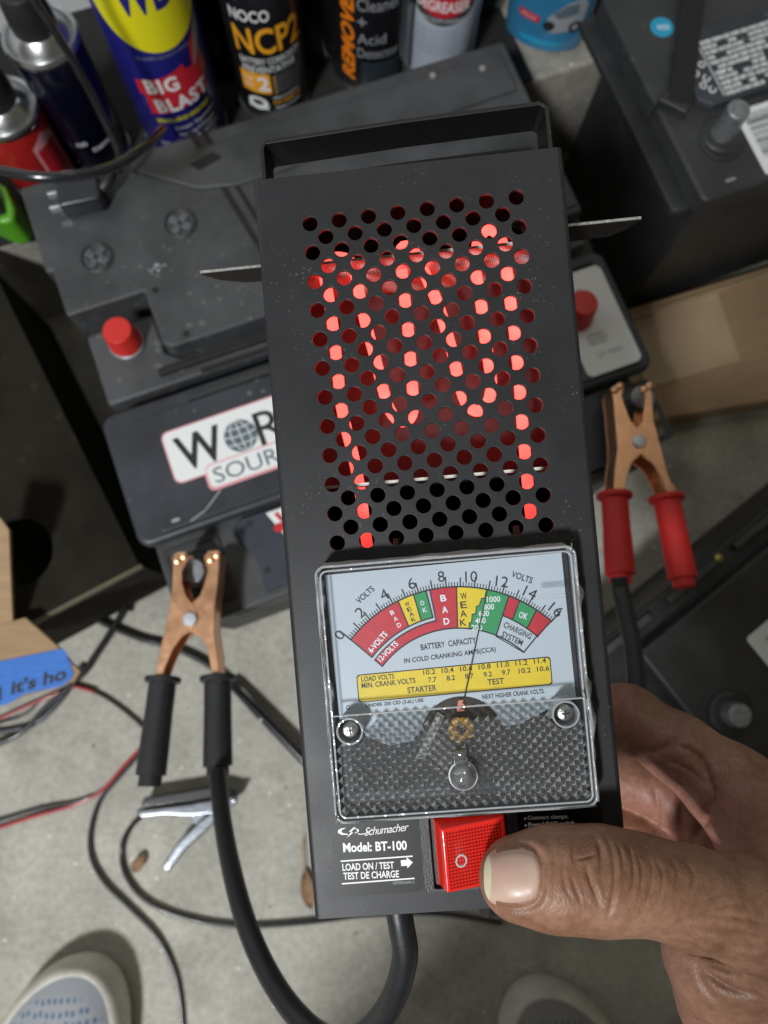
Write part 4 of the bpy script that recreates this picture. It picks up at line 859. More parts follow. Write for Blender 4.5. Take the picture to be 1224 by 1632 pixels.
c6 = lambda pts: [(180+x/3.547, 840+y/3.547) for x, y in pts]; c5 = lambda pts: [(900+x/3.0216, 560+y/3.0216) for x, y in pts]
outer = [c6([(345, 150), (338, 240), (335, 330), (322, 430), (308, 510), (285, 610), (262, 710), (235, 860)]), c6([(600, 145), (598, 240), (590, 330), (580, 400), (572, 500), (572, 600), (590, 720), (605, 865)])]
clamp('copper clamp with black rubber grips biting the left lead post of the battery under test',
      outer[0]+c6([(270, 862), (300, 780), (340, 690), (390, 620), (440, 590), (475, 540), (478, 480), (445, 430), (410, 385), (392, 320), (390, 250), (412, 210), (425, 180), (410, 140), (378, 138)]),
      outer[1]+c6([(565, 860), (545, 760), (530, 680), (500, 625), (440, 590), (412, 540), (415, 470), (445, 430), (490, 385), (515, 320), (535, 240), (515, 190), (512, 165), (540, 132), (580, 132)]),
      (303, 987), ((287, 889), (340, 887)), ((260, 1082, 238, 1254, .012, .0088, .0094), (347, 1080, 347, 1238, .012, .0088, .0092)), RUB, .2225)
outer = [c5([(228, 180), (238, 260), (245, 340), (252, 420), (255, 480), (246, 540), (240, 600), (238, 690)]), c5([(417, 170), (425, 250), (432, 330), (455, 420), (475, 500), (500, 590), (520, 640), (545, 695)])]
clamp('copper clamp with red rubber grips biting the right lead post of the battery under test',
      outer[0]+c5([(285, 688), (300, 610), (325, 535), (370, 495), (395, 450), (385, 400), (352, 370), (318, 330), (298, 280), (275, 215), (285, 180), (275, 158), (245, 160)]),
      outer[1]+c5([(500, 692), (470, 610), (430, 540), (370, 495), (330, 450), (335, 400), (352, 370), (380, 325), (385, 270), (392, 220), (372, 185), (378, 163), (400, 158)]),
      (1018, 704), ((984, 619), (1031, 618)), ((979, 789, 989, 930, .006, .0092, .0100), (1062, 793, 1091, 936, .006, .0092, .0096)), RUBR, .2225)
o = MB().tube([CP(*p) for p in ((633, 1440, .250), (640, 1478, .250), (645, 1530, .252), (622, 1600, .26), (575, 1652, .275), (520, 1655, .29), (468, 1612, .305), (424, 1545, .325), (392, 1470, .345), (370, 1390, .372), (355, 1310, .405), (347, 1232, .440))], [.0046, .0046, .0048, .0050, .0052], n=24).build('clamp_cable', CAB); tag(o, 'thick black cable looping from the bottom of the tester to the black-gripped clamp', 'cable')
o = MB().tube([CP(*p) for p in ((986, 920, .437), (990, 945, .435), (999, 985, .425), (1010, 1040, .41), (1012, 1110, .39), (985, 1200, .36), (930, 1320, .32), (850, 1420, .295), (770, 1440, .285))], .0052, n=24).build('clamp_cable', CAB); tag(o, 'thick black cable running down from the red-gripped clamp behind the hand', 'cable')
# thin wires on the floor
def wire(pts, r, m, label, z=.002, name='wire', group=None, lift=None):
    q = [P(x, y, (lift or {}).get(i, z+r)) for i, (x, y) in enumerate(pts)]
    o = MB().tube(q, r, n=10).build(name, m); tag(o, label, 'wire', group); return o
WK = mat('wire_black', (.012, .012, .014), .32, coat=.3); WR = mat('wire_red', (.42, .012, .018), .35, coat=.3)
wire([(-40, 1165), (0, 1152), (37, 1140), (66, 1116), (99, 1099), (125, 1094), (154, 1104), (184, 1122), (222, 1153), (255, 1190)], .0013, WK, 'thin black wire curving out from under the blue-taped cardboard to the left clamp')
wire([(-40, 1162), (0, 1145), (55, 1120), (112, 1096), (135, 1098), (150, 1103)], .0013, WR, 'short red wire coming out from under the blue tape', z=.0045)
wire([(205, 880), (200, 921), (198, 965), (176, 1006), (147, 1050), (126, 1080), (75, 1125), (30, 1170), (-40, 1200)], .0026, WK, 'black cord coming down past the dark box corner and under the taped cardboard', z=.006)
wire([(212, 900), (213, 935), (208, 975)], .0016, WK, 'short black cord end beside the dark box corner')
wire([(-40, 1166), (10, 1165), (60, 1150), (100, 1110), (130, 1060)], .0026, mat('wire_grey', (.06, .065, .08), .3), 'dark grey cord beside the red wire at the left edge', z=.001)
wire([(80, 955), (110, 965), (176, 998), (225, 1018), (257, 1026), (300, 1042), (345, 1068), (380, 1100)], .0030, WK, 'black rubber cord lying on the concrete behind the left clamp')
wire([(-40, 1332), (0, 1319), (55, 1301), (118, 1283), (162, 1260), (195, 1223), (225, 1190), (250, 1150)], .0015, WR, 'thin red wire on bare concrete running to the left clamp')
wire([(-40, 1318), (0, 1307), (66, 1288), (118, 1279), (145, 1270)], .0015, WK, 'thin black wire running beside the long red wire at the left edge')
wire([(250, 1160), (217, 1207), (184, 1245), (158, 1278), (144, 1325), (146, 1368), (168, 1408), (206, 1446), (250, 1492), (278, 1550), (289, 1610), (292, 1680)], .0019, WK, 'long thin black wire snaking down the concrete past the left shoe')
wire([(224, 1303), (205, 1322), (194, 1352), (199, 1392), (226, 1430), (272, 1455), (330, 1470), (400, 1476), (490, 1470), (590, 1458), (700, 1456), (800, 1470)], .0020, WK, 'thin black wire from the small chrome clip running right under the tester', lift={0: .016, 1: .010})
# test probe / stick
a = P(366, 1088, .012); b = P(490, 1216, .012); ax = b-a; l = ax.length
t = thing('probe', 'slim black pen-like probe lying on the concrete right of the left clamp', 'probe', frame(a, Vector((0, 0, 1)).cross(ax), ax))
MB().lathe([(.0022, 0), (.0038, .006), (.0040, l*.2), (.0046, l*.35), (.0050, l)], 24).build('barrel', mat('probe_black', (.012, .013, .018), .22, coat=.6), t)
pp = t.matrix_world.inverted() @ P(413, 1150, .017); MB().lathe([(.0013, 0), (.0012, .0006)], 16, Matrix.Translation((pp.x*.6, -.0052 if pp.y < 0 else .0046, pp.z)) @ Matrix.Rotation(math.radians(90), 4, 'X')).build('button', mat('offwhite', (.6, .6, .58), .4), t)
# chrome clip
t = thing('crocodile_clip', 'small chrome spring clip with a black insert lying open on the concrete', 'clip', Matrix.Translation(P(300, 1290, 0)))
c0 = P(300, 1290, 0); CH = mat('chrome', (.26, .28, .31), .22, 1.0, bump=.2, bscale=120)
def pp_(pts, z0, z1): 
    q = [P(x, y, z1)-c0 for x, y in pts]; m = MB(); m.prism([(p.x, p.y) for p in q], z0, z1); return m
pp_([(216, 1291), (222, 1304), (262, 1300), (300, 1302), (340, 1298), (374, 1284), (379, 1268), (360, 1270), (300, 1281)], .010, .024).build('upper_jaw', CH, t, bevel=.002)
pp_([(224, 1287), (228, 1272), (290, 1262), (338, 1254), (372, 1262), (374, 1268), (300, 1279)], .008, .019).build('insert', WK, t, bevel=.0015)
pp_([(352, 1283), (362, 1290), (330, 1324), (296, 1354), (270, 1388), (262, 1390), (257, 1382), (282, 1344), (318, 1308)], .006, .020).build('lower_jaw', CH, t, bevel=.002)
pp_([(300, 1299), (332, 1297), (330, 1312), (312, 1318)], .006, .017).build('spring', CH, t, bevel=.001)
p = P(373, 1275, .0245)-c0; MB().lathe([(.0022, -.012), (.0022, .001), (.001, .0014)], 20, Matrix.Translation(p)).build('pivot_pin', CH, t)
# dead leaves
LEAF = mat('dry_leaf', (.26, .15, .08), .8, var=.3, vscale=200)
def leaf(px, py, l, w, rot, label, stem=0):
    mb = MB(); vs = []; fs = []; n = 10
    for i in range(n+1):
        u = i/n; ww = w*math.sin(math.pi*u)**.7*(1-.3*u); zz = .002+.004*math.sin(u*3)
        vs += [(-ww, u*l, zz+.003), (0, u*l, zz), (ww, u*l, zz+.002)]
    for i in range(n): fs += [(i*3, i*3+1, i*3+4, i*3+3), (i*3+1, i*3+2, i*3+5, i*3+4)]
    mb.add(vs, fs)
    p = P(px, py, 0); t = thing('dead_leaf', label, 'leaf', Matrix.Translation(p) @ Matrix.Rotation(math.radians(rot), 4, 'Z'))
    link('blade', mb.mesh('blade'), LEAF, t, smooth=60)
    if stem: MB().tube([(0, l*.9, .005), (.001, l+stem*.5, .006), (.004, l+stem, .004)], .0007, n=6).build('stalk', mat('stalk', (.40, .26, .10), .7), t)
leaf(497, 1446, .034, .007, 12, 'dry brown leaf with a pale stalk lying beside the bottom left of the tester', .026); leaf(215, 1388, .018, .006, -30, 'tiny brown leaf scrap inside the loop of the clip wire')
# cords over the cans
DARKR = mat('cord_gloss', (.016, .017, .02), .2, coat=.5)
o = MB().tube([CP(*p) for p in ((-60, 262, .44), (0, 272, .44), (60, 282, .44), (120, 280, .445), (180, 265, .46), (225, 238, .48), (260, 205, .52))], .0032, n=16).build('power_cord', DARKR); tag(o, 'glossy black cord sweeping across the front of the red and dark blue cans', 'cord')
o = MB().tube([CP(*p) for p in ((30, -60, .40), (55, 0, .42), (90, 55, .44), (130, 120, .47), (165, 190, .50), (188, 240, .52), (190, 275, .535))], .0026, n=16).build('power_cord', DARKR); tag(o, 'glossy black cord hanging diagonally down in front of the dark blue can', 'cord')
t = thing('cord_plug', 'black plastic plug end resting on the back battery near its vent cap', 'plug', frame(P(150, 322, .2), (1, .25, 0), (0, 0, 1)))
MB().prism(rrect(-.022, -.011, .010, .012, .004), .001, .018).build('body', mat('plug_black', (.014, .015, .022), .3, coat=.4), t, bevel=.003, bseg=3)
MB().tube([(.008, 0, .010), (.018, .006, .014), (.024, .018, .012)], [.005, .004, .003], n=14).build('strain_relief', BLKP, t)
for s in (-.006, .006): MB().box((-.030, s-.001, .006), (-.0215, s+.001, .012)).build('prong', METAL, t, bevel=.0003)
# ================================================================== THE PERSON
PERS = thing('person', 'person in grey mesh shoes gripping the tester, thumb on its red switch', 'person', Matrix.Translation((0.12, -.45, 0)))
PI_ = PERS.matrix_world.inverted()
def q3(x, y, d): return np.array([(x-CX)/F*d, -(y-CY)/F*d, -d])
CH_ = [  # chains of (px, py, depth, radius mm)
 ([(828, 1400, .2035, 11.4), (885, 1399, .2035, 13.1), (960, 1402, .2035, 13.5), (1025, 1408, .204, 12.2), (1100, 1430, .205, 12.8), (1190, 1452, .208, 14.2), (1290, 1495, .214, 19.5)], 5),
 ([(1270, 1500, .225, 19), (1150, 1520, .236, 16.5), (1190, 1590, .242, 21), (1255, 1665, .246, 26), (1420, 1760, .255, 30)], 9),
 ([(1170, 1262, .262, 14.6), (1085, 1196, .270, 12.4), (1000, 1143, .278, 11.6), (900, 1128, .288, 10.2), (830, 1150, .290, 9.0)], 5),
 ([(1170, 1262, .262, 14.6), (1265, 1362, .250, 21.5), (1420, 1560, .250, 27), (1430, 1760, .258, 29)], 9),
 ([(1180, 1340, .285, 14), (1085, 1275, .300, 11.8), (990, 1235, .306, 10.8), (880, 1230, .305, 9.4)], 4),
 ([(1190, 1430, .292, 14), (1090, 1370, .302, 11.4), (990, 1330, .306, 10.4), (880, 1325, .305, 9.2)], 4),
 ([(1200, 1510, .288, 13), (1120, 1450, .300, 10.5), (1040, 1420, .304, 9.5), (940, 1415, .304, 8.4)], 4),
 ([(1150, 1330, .285, 13), (1220, 1500, .268, 19), (1300, 1600, .262, 24)], 8),
 ([(1240, 1345, .240, 14), (1255, 1420, .228, 15)], 8),
]
pts = np.array([q3(*p[:3]) for ch, _ in CH_ for p in ch]); rs = np.array([p[3]*.001 for ch, _ in CH_ for p in ch])
lo = (pts-rs[:, None]).min(0)-.006; hi = (pts+rs[:, None]).max(0)+.006; HS = .0009
dims = np.ceil((hi-lo)/HS).astype(int)+1
ax = [lo[k]+HS*np.arange(dims[k]) for k in range(3)]
SDF = np.full(dims, .05, dtype=np.float32)
def sminv(a, b, k):
    h = np.clip(.5+.5*(b-a)/k, 0, 1); return b*(1-h)+a*h-k*h*(1-h)
for ch, kk in CH_:
    chain = None
    for p0, p1 in zip(ch[:-1], ch[1:]):
        a, b = q3(*p0[:3]), q3(*p1[:3]); ra, rb = p0[3]*.001, p1[3]*.001; m = max(ra, rb)+.016
        l2 = np.minimum(a, b)-m; h2 = np.maximum(a, b)+m
        i0 = np.clip(((l2-lo)/HS).astype(int), 0, dims-1); i1 = np.clip(((h2-lo)/HS).astype(int)+2, 1, dims)
        sl = tuple(slice(u, v) for u, v in zip(i0, i1))
        X, Y, Z = np.meshgrid(ax[0][sl[0]], ax[1][sl[1]], ax[2][sl[2]], indexing='ij')
        d = b-a; t = np.clip(((X-a[0])*d[0]+(Y-a[1])*d[1]+(Z-a[2])*d[2])/(d@d), 0, 1)
        D3 = np.sqrt((X-a[0]-t*d[0])**2+(Y-a[1]-t*d[1])**2+(Z-a[2]-t*d[2])**2)-(ra+(rb-ra)*t)
        SDF[sl] = sminv(SDF[sl], D3.astype(np.float32), kk*.001)
# surface nets
def surface_nets(S):
    ins = S < 0; nx, ny, nz = S.shape
    c = np.zeros((nx-1, ny-1, nz-1), int)
    for i in (0, 1):
        for j in (0, 1):
            for k in (0, 1): c += ins[i:nx-1+i, j:ny-1+j, k:nz-1+k]
    act = (c > 0) & (c < 8); idx = -np.ones(act.shape, int); A = np.argwhere(act); idx[act] = np.arange(len(A))
    acc = np.zeros((len(A), 3)); cnt = np.zeros(len(A))
    E = []
    for i in (0, 1):
        for j in (0, 1): E += [((0, i, j), (1, i, j)), ((i, 0, j), (i, 1, j)), ((i, j, 0), (i, j, 1))]
    for e0, e1 in E:
        v0 = S[A[:, 0]+e0[0], A[:, 1]+e0[1], A[:, 2]+e0[2]]; v1 = S[A[:, 0]+e1[0], A[:, 1]+e1[1], A[:, 2]+e1[2]]
        m = (v0 < 0) != (v1 < 0); t = np.where(m, v0/(v0-v1+1e-20), 0)
        P_ = np.array(e0)+t[:, None]*(np.array(e1)-np.array(e0)); acc[m] += P_[m]; cnt[m] += 1
    V = lo+HS*(A+acc/cnt[:, None]); Fs = []
    for axx in range(3):
        o1, o2 = (axx+1) % 3, (axx+2) % 3
        s0 = [slice(None)]*3; s1 = [slice(None)]*3; s0[axx] = slice(0, -1); s1[axx] = slice(1, None)
        ch = ins[tuple(s0)] != ins[tuple(s1)]; K = np.argwhere(ch); K = K[(K[:, o1] > 0) & (K[:, o2] > 0) & (K[:, o1] < S.shape[o1]-1) & (K[:, o2] < S.shape[o2]-1)]
        fl = ins[tuple(s0)][K[:, 0], K[:, 1], K[:, 2]]
        def g(d1, d2):
            q = K.copy(); q[:, o1] -= d1; q[:, o2] -= d2; return idx[q[:, 0], q[:, 1], q[:, 2]]
        Q = np.stack([g(1, 1), g(0, 1), g(0, 0), g(1, 0)], 1); Q[~fl] = Q[~fl][:, ::-1]; Fs.append(Q)
    return V, np.concatenate(Fs)
V, Q = surface_nets(SDF)
me = bpy.data.meshes.new('hand'); me.from_pydata(V.tolist(), [], Q.tolist()); me.update()
ho = bpy.data.objects.new('hand', me); COL.objects.link(ho)
sm = ho.modifiers.new('s', 'SMOOTH'); sm.factor = .5; sm.iterations = 6
sb = ho.modifiers.new('b', 'SUBSURF'); sb.levels = 1; sb.render_levels = 1
bpy.context.view_layer.update()
me2 = bpy.data.meshes.new_from_object(ho.evaluated_get(bpy.context.evaluated_depsgraph_get())); ho.modifiers.clear(); ho.data = me2; bpy.data.meshes.remove(me); me = me2; me.name = 'hand'
n = len(me.vertices); co = np.empty(n*3); me.vertices.foreach_get('co', co); co = co.reshape(-1, 3); no = np.empty(n*3); me.vertices.foreach_get('normal', no); no = no.reshape(-1, 3)
px = CX+F*co[:, 0]/-co[:, 2]; py = CY-F*co[:, 1]/-co[:, 2]
face = (no*(-co/np.linalg.norm(co, axis=1)[:, None])).sum(1)
def polydist(pl):
    best = np.full(n, 1e9); tt = np.zeros(n); L_ = 0; pl = np.array(pl, float); tot = np.linalg.norm(np.diff(pl, axis=0), axis=1).sum()
    for a, b in zip(pl[:-1], pl[1:]):
        d = b-a; l = np.linalg.norm(d); t = np.clip(((px-a[0])*d[0]+(py-a[1])*d[1])/(l*l), 0, 1); dd = np.hypot(px-a[0]-t*d[0], py-a[1]-t*d[1])
        m = dd < best; best[m] = dd[m]; tt[m] = (L_+t[m]*l)/tot; L_ += l
    return best, tt
disp = np.zeros(n)
def crease(pts, depth, w, puff=.25):
    pts = [tuple(v) for v in spline([Vector((*p, 0)) for p in pts], 4)] if len(pts) > 2 else pts
    pts = [p[:2] for p in pts]
    d, t = polydist(pts); f = np.sin(np.clip(t, .02, .98)*math.pi)**.6
    disp[:] -= depth*f*np.exp(-(d/w)**2); disp[:] += depth*puff*f*np.exp(-((d-w*2.6)/(w*1.5))**2)
cz = lambda pts: [(740+x/2.529, 1300+y/2.529) for x, y in pts]
for pl, dp, w in [([(520, 80), (543, 120), (552, 175), (548, 230)], .55, 3.2), ([(492, 200), (508, 260), (525, 305), (540, 355)], .65, 3.4), ([(592, 120), (604, 190), (606, 260), (598, 340), (575, 425)], .5, 3.0),
                  ([(445, 95), (440, 150), (447, 215)], .25, 2.6), ([(402, 160), (398, 220), (410, 300), (440, 340)], .25, 2.8), ([(615, 110), (635, 160), (640, 220)], .3, 2.4), ([(655, 110), (680, 180), (684, 260), (665, 330)], .32, 2.6),
                  ([(430, 240), (450, 300), (475, 360)], .28, 2.4), ([(690, 150), (715, 220), (712, 300), (690, 360)], .22, 2.4), ([(740, 150), (760, 230), (745, 320), (715, 380)], .2, 2.4), ([(770, 170), (800, 240), (790, 330), (750, 400)], .2, 2.4),
                  ([(445, 175), (490, 170), (535, 150)], .25, 2.2), ([(560, 60), (575, 100), (590, 130)], .2, 2.2),
                  ([(830, 170), (860, 230), (850, 330)], .16, 3), ([(885, 180), (925, 240), (910, 330)], .16, 3), ([(810, 420), (880, 380), (960, 340), (1060, 310)], .2, 3.2), ([(830, 445), (920, 410), (1020, 370), (1130, 350)], .22, 3.5),
                  ([(800, 455), (870, 500), (940, 545), (1060, 590), (1224, 610)], 1.0, 6), ([(860, 470), (960, 505), (1080, 530), (1224, 545)], .6, 4.5), ([(940, 580), (990, 640), (1080, 700), (1224, 740)], .7, 5), ([(900, 440), (1000, 455), (1100, 460), (1224, 480)], .4, 4), ([(960, 590), (1080, 625), (1224, 660)], .4, 4), ([(930, 560), (945, 640), (990, 720), (1060, 780)], .5, 6),
                  ([(1010, 520), (1120, 560), (1224, 580)], .3, 3.5), ([(1000, 400), (1100, 410), (1224, 430)], .3, 4)]: crease(cz(pl), dp*.0012, w)
c4 = lambda pts: [(740+x/2.529, 1060+y/2.529) for x, y in pts]
for pl, dp, w in [([(690, 345), (770, 350), (830, 310), (850, 280)], .9, 6), ([(770, 360), (860, 400), (930, 440), (985, 500)], .4, 4), ([(850, 320), (920, 350), (980, 390)], .35, 4), ([(905, 340), (960, 400), (990, 470), (1000, 540), (960, 640), (905, 730)], 1.2, 7), ([(1050, 370), (1060, 440), (1020, 520)], .5, 4.5),
                  ([(1000, 385), (1030, 420), (1000, 480)], .4, 4), ([(640, 110), (700, 170), (760, 240)], .2, 5), ([(870, 480), (865, 560), (880, 700)], .9, 5), ([(760, 480), (780, 560), (770, 700)], .7, 5), ([(1040, 560), (990, 620), (920, 690)], .5, 5),
                  ([(1080, 360), (1130, 430), (1180, 470)], .25, 4), ([(960, 740), (1060, 735), (1150, 745)], .5, 6)]: crease(c4(pl), dp*.0012, w)
disp *= np.clip(face*1.6, 0, 1)
# nail bed: skin sinks a little around the nail
NX0, NX1, NY0, NY1 = 774, 864, 1349, 1447
en = ((np.abs((px-(NX0+NX1)/2)/45.0)**3+np.abs((py-(NY0+NY1)/2)/49.0)**3)**(1/3)-1)*46
near = np.exp(-((en-2)/4.5)**2)*np.clip(face*1.5, 0, 1)
disp -= .00055*near*(px > 778)
disp += .00035*np.exp(-((en-11)/7)**2)*np.clip((px-790)/40, 0, 1)*np.clip(face, 0, 1)
co += no*disp[:, None]; me.vertices.foreach_set('co', co.ravel())
# skin colour: palm side pinker (a property of the skin)
palm = np.clip((-no[:, 0]*.9+.25)*1.0, 0, 1)*np.clip((-co[:, 2]-.222)/.03, 0, 1)
palm = np.maximum(palm, np.clip((np.hypot((px-815)/70, (py-1440)/55) < 1)*.0, 0, 1))
at = me.attributes.new('palm', 'FLOAT', 'POINT'); at.data.foreach_set('value', palm)
me.transform(PI_ @ camo.matrix_world); me.update()
SK = bpy.data.materials.new('skin'); SK.use_nodes = True; nt = SK.node_tree; N = nt.nodes; Lk = nt.links; b = N["Principled BSDF"]
b.inputs["Roughness"].default_value = .47; b.inputs["Specular IOR Level"].default_value = .45
b.inputs["Subsurface Weight"].default_value = .12; b.inputs["Subsurface Radius"].default_value = (.004, .0015, .0008); b.inputs["Subsurface Scale"].default_value = .6
tc = N.new("ShaderNodeTexCoord")
def nz(sc, det=5):
    x = N.new("ShaderNodeTexNoise"); x.inputs["Scale"].default_value = sc; x.inputs["Detail"].default_value = det; Lk.new(tc.outputs["Object"], x.inputs["Vector"]); return x.outputs["Fac"]
rp = N.new("ShaderNodeValToRGB"); rp.color_ramp.elements[0].position = .33; rp.color_ramp.elements[0].color = (.235, .118, .070, 1); rp.color_ramp.elements[1].position = .68; rp.color_ramp.elements[1].color = (.365, .205, .132, 1); Lk.new(nz(75, 6), rp.inputs[0])
aa = N.new("ShaderNodeAttribute"); aa.attribute_name = 'palm'
mx = N.new("ShaderNodeMixRGB"); Lk.new(aa.outputs["Fac"], mx.inputs[0]); Lk.new(rp.outputs[0], mx.inputs[1]); mx.inputs[2].default_value = (.42, .20, .155, 1)
mot = N.new("ShaderNodeValToRGB"); mot.color_ramp.elements[0].position = .4; mot.color_ramp.elements[0].color = (.90, .86, .84, 1); mot.color_ramp.elements[1].position = .6; mot.color_ramp.elements[1].color = (1.08, 1.06, 1.05, 1); Lk.new(nz(420, 4), mot.inputs[0])
mm = N.new("ShaderNodeMixRGB"); mm.blend_type = 'MULTIPLY'; mm.inputs[0].default_value = 1; Lk.new(mx.outputs[0], mm.inputs[1]); Lk.new(mot.outputs[0], mm.inputs[2]); Lk.new(mm.outputs[0], b.inputs["Base Color"])
vo = N.new("ShaderNodeTexVoronoi"); vo.feature = 'DISTANCE_TO_EDGE'; vo.inputs["Scale"].default_value = 900; mp = N.new("ShaderNodeMapping"); mp.inputs["Scale"].default_value = (1, .55, 1)
nn = N.new("ShaderNodeTexNoise"); nn.inputs["Scale"].default_value = 200; Lk.new(tc.outputs["Object"], nn.inputs["Vector"])
va = N.new("ShaderNodeVectorMath"); va.operation = 'MULTIPLY_ADD'; Lk.new(nn.outputs["Color"], va.inputs[0]); va.inputs[1].default_value = (.0025,)*3; Lk.new(tc.outputs["Object"], va.inputs[2])
Lk.new(va.outputs[0], mp.inputs[0]); Lk.new(mp.outputs[0], vo.inputs["Vector"])
mr = N.new("ShaderNodeMapRange"); mr.inputs[2].default_value = .25; Lk.new(vo.outputs["Distance"], mr.inputs[0])
sp = N.new("ShaderNodeMath"); sp.operation = 'MULTIPLY_ADD'; Lk.new(nz(350, 4), sp.inputs[0]); sp.inputs[1].default_value = 1.2; Lk.new(mr.outputs[0], sp.inputs[2])
bp = N.new("ShaderNodeBump"); bp.inputs["Strength"].default_value = .28; bp.inputs["Distance"].default_value = .0002; Lk.new(sp.outputs[0], bp.inputs["Height"]); Lk.new(bp.outputs[0], b.inputs["Normal"])
me.materials.append(SK)
for p in me.polygons: p.use_smooth = True
ho.parent = PERS
# thumbnail: a curved plate lifted from the thumb surface
bvh = __import__('mathutils').bvhtree.BVHTree.FromPolygons([tuple(v) for v in co.tolist()], [tuple(p.vertices) for p in me.polygons])
n_u, n_v = 48, 48; vs = []; back = []
cxn, cyn = 819, 1396
for i in range(n_u+1):
    for j in range(n_v+1):
        u = -1+2*i/n_u; v = -1+2*j/n_v
        # rounded rectangle in the plane of the picture, cuticle end (right) rounder
        ex_ = 2.9; k = (abs(u)**ex_+abs(v)**ex_)**(1/ex_) if (u or v) else 1; mxx = max(abs(u), abs(v)) or 1
        uu, vv = (u*mxx/k, v*mxx/k) if k > 0 else (0, 0)
        X = cxn+uu*47-2; Y = cyn+vv*48+uu*(-3)+ .0*vv; 
        def hit_(X_, lift_):
            r = Vector(((X_-CX)/F, -(Y-CY)/F, -1)).normalized(); h_ = bvh.ray_cast(Vector((0, 0, 0)), r)[0]; return h_-r*lift_
        rad = max(abs(u), abs(v)); lift = .00055*(1-rad**6)+.00010-(.0008 if rad > .97 and u > -.6 else 0)+.0004*(1-v*v)*.5
        if X >= 790: vs.append(hit_(X, lift))
        else:
            h0 = hit_(790, lift); h1 = hit_(802, lift); e_ = (790-X)/12; vs.append(h0+(h0-h1)*e_*(1-.04*e_)+Vector((0, 0, -.0002*e_*e_)))
ok = all(v is not None for v in vs)
mb = MB(); fs = []
base = [v if v is not None else Vector((0, 0, -.2)) for v in vs]
m_ = n_v+1
g = np.array([list(v) for v in base]).reshape(n_u+1, m_, 3)
for _ in range(14): g[1:-1, 1:-1] = (g[1:-1, 1:-1]+g[2:, 1:-1]+g[:-2, 1:-1]+g[1:-1, 2:]+g[1:-1, :-2])/5
for i in range(n_u):
    for j in range(n_v): fs.append((i*m_+j, i*m_+j+1, (i+1)*m_+j+1, (i+1)*m_+j))
nm = bpy.data.meshes.new('thumbnail'); nm.from_pydata(g.reshape(-1, 3).tolist(), [], fs); nm.update()
wgt = nm.attributes.new('tip', 'FLOAT', 'POINT')
wgt.data.foreach_set('value', [1.0 if CX+F*q[0]/-q[2] < 783-4*abs(-1+2*(k % m_)/n_v)**2 else 0.0 for k, q in enumerate(g.reshape(-1, 3).tolist())])
nm.transform(PI_ @ camo.matrix_world)
NL = bpy.data.materials.new('nail'); NL.use_nodes = True; nt = NL.node_tree; b = nt.nodes["Principled BSDF"]; b.inputs["Roughness"].default_value = .40; b.inputs["Coat Weight"].default_value = .25
aa = nt.nodes.new("ShaderNodeAttribute"); aa.attribute_name = 'tip'; tc = nt.nodes.new("ShaderNodeTexCoord"); nn = nt.nodes.new("ShaderNodeTexNoise"); nn.inputs["Scale"].default_value = 55; nt.links.new(tc.outputs["Object"], nn.inputs["Vector"])
rp = nt.nodes.new("ShaderNodeValToRGB"); rp.color_ramp.elements[0].position = .35; rp.color_ramp.elements[1].position = .65; rp.color_ramp.elements[0].color = (.50, .31, .25, 1); rp.color_ramp.elements[1].color = (.60, .43, .335, 1); nt.links.new(nn.outputs["Fac"], rp.inputs[0])
mx = nt.nodes.new("ShaderNodeMixRGB"); nt.links.new(aa.outputs["Fac"], mx.inputs[0]); nt.links.new(rp.outputs[0], mx.inputs[1]); mx.inputs[2].default_value = (.62, .56, .40, 1); nt.links.new(mx.outputs[0], b.inputs["Base Color"])
link('thumbnail', nm, NL, PERS, smooth=180)
# sleeve, trousers and torso, out of the frame
CLO = mat('dark_cloth', (.03, .032, .04), .9, var=.2, vscale=200, bump=.5, bscale=900)
def inv(p): return PI_ @ Vector(p)
w0 = CP(1420, 1760, .256); elbow = Vector((.34, -.38, .62)); sho = Vector((.27, -.62, .98))
MB().tube([inv(w0+(elbow-w0)*.12), inv(w0.lerp(elbow, .55)), inv(elbow), inv(elbow.lerp(sho, .5)), inv(sho)], [.036, .046, .052, .058, .07], n=24).build('sleeve', CLO, PERS)
MB().tube([inv((.0, -.62, .16)), inv((.0, -.62, .45)), inv((.0, -.61, .72)), inv((-.01, -.58, .92)), inv((-.02, -.54, 1.03))], [.16, .17, .16, .155, .06], n=32, flat=1.5).build('torso', CLO, PERS)
MB().tube([inv((-.06, -.53, .98)), inv((-.09, -.50, 1.05)), inv((-.11, -.48, 1.14)), inv((-.11, -.47, 1.25))], [.06, .09, .11, .04], n=32).build('head', SK, PERS)
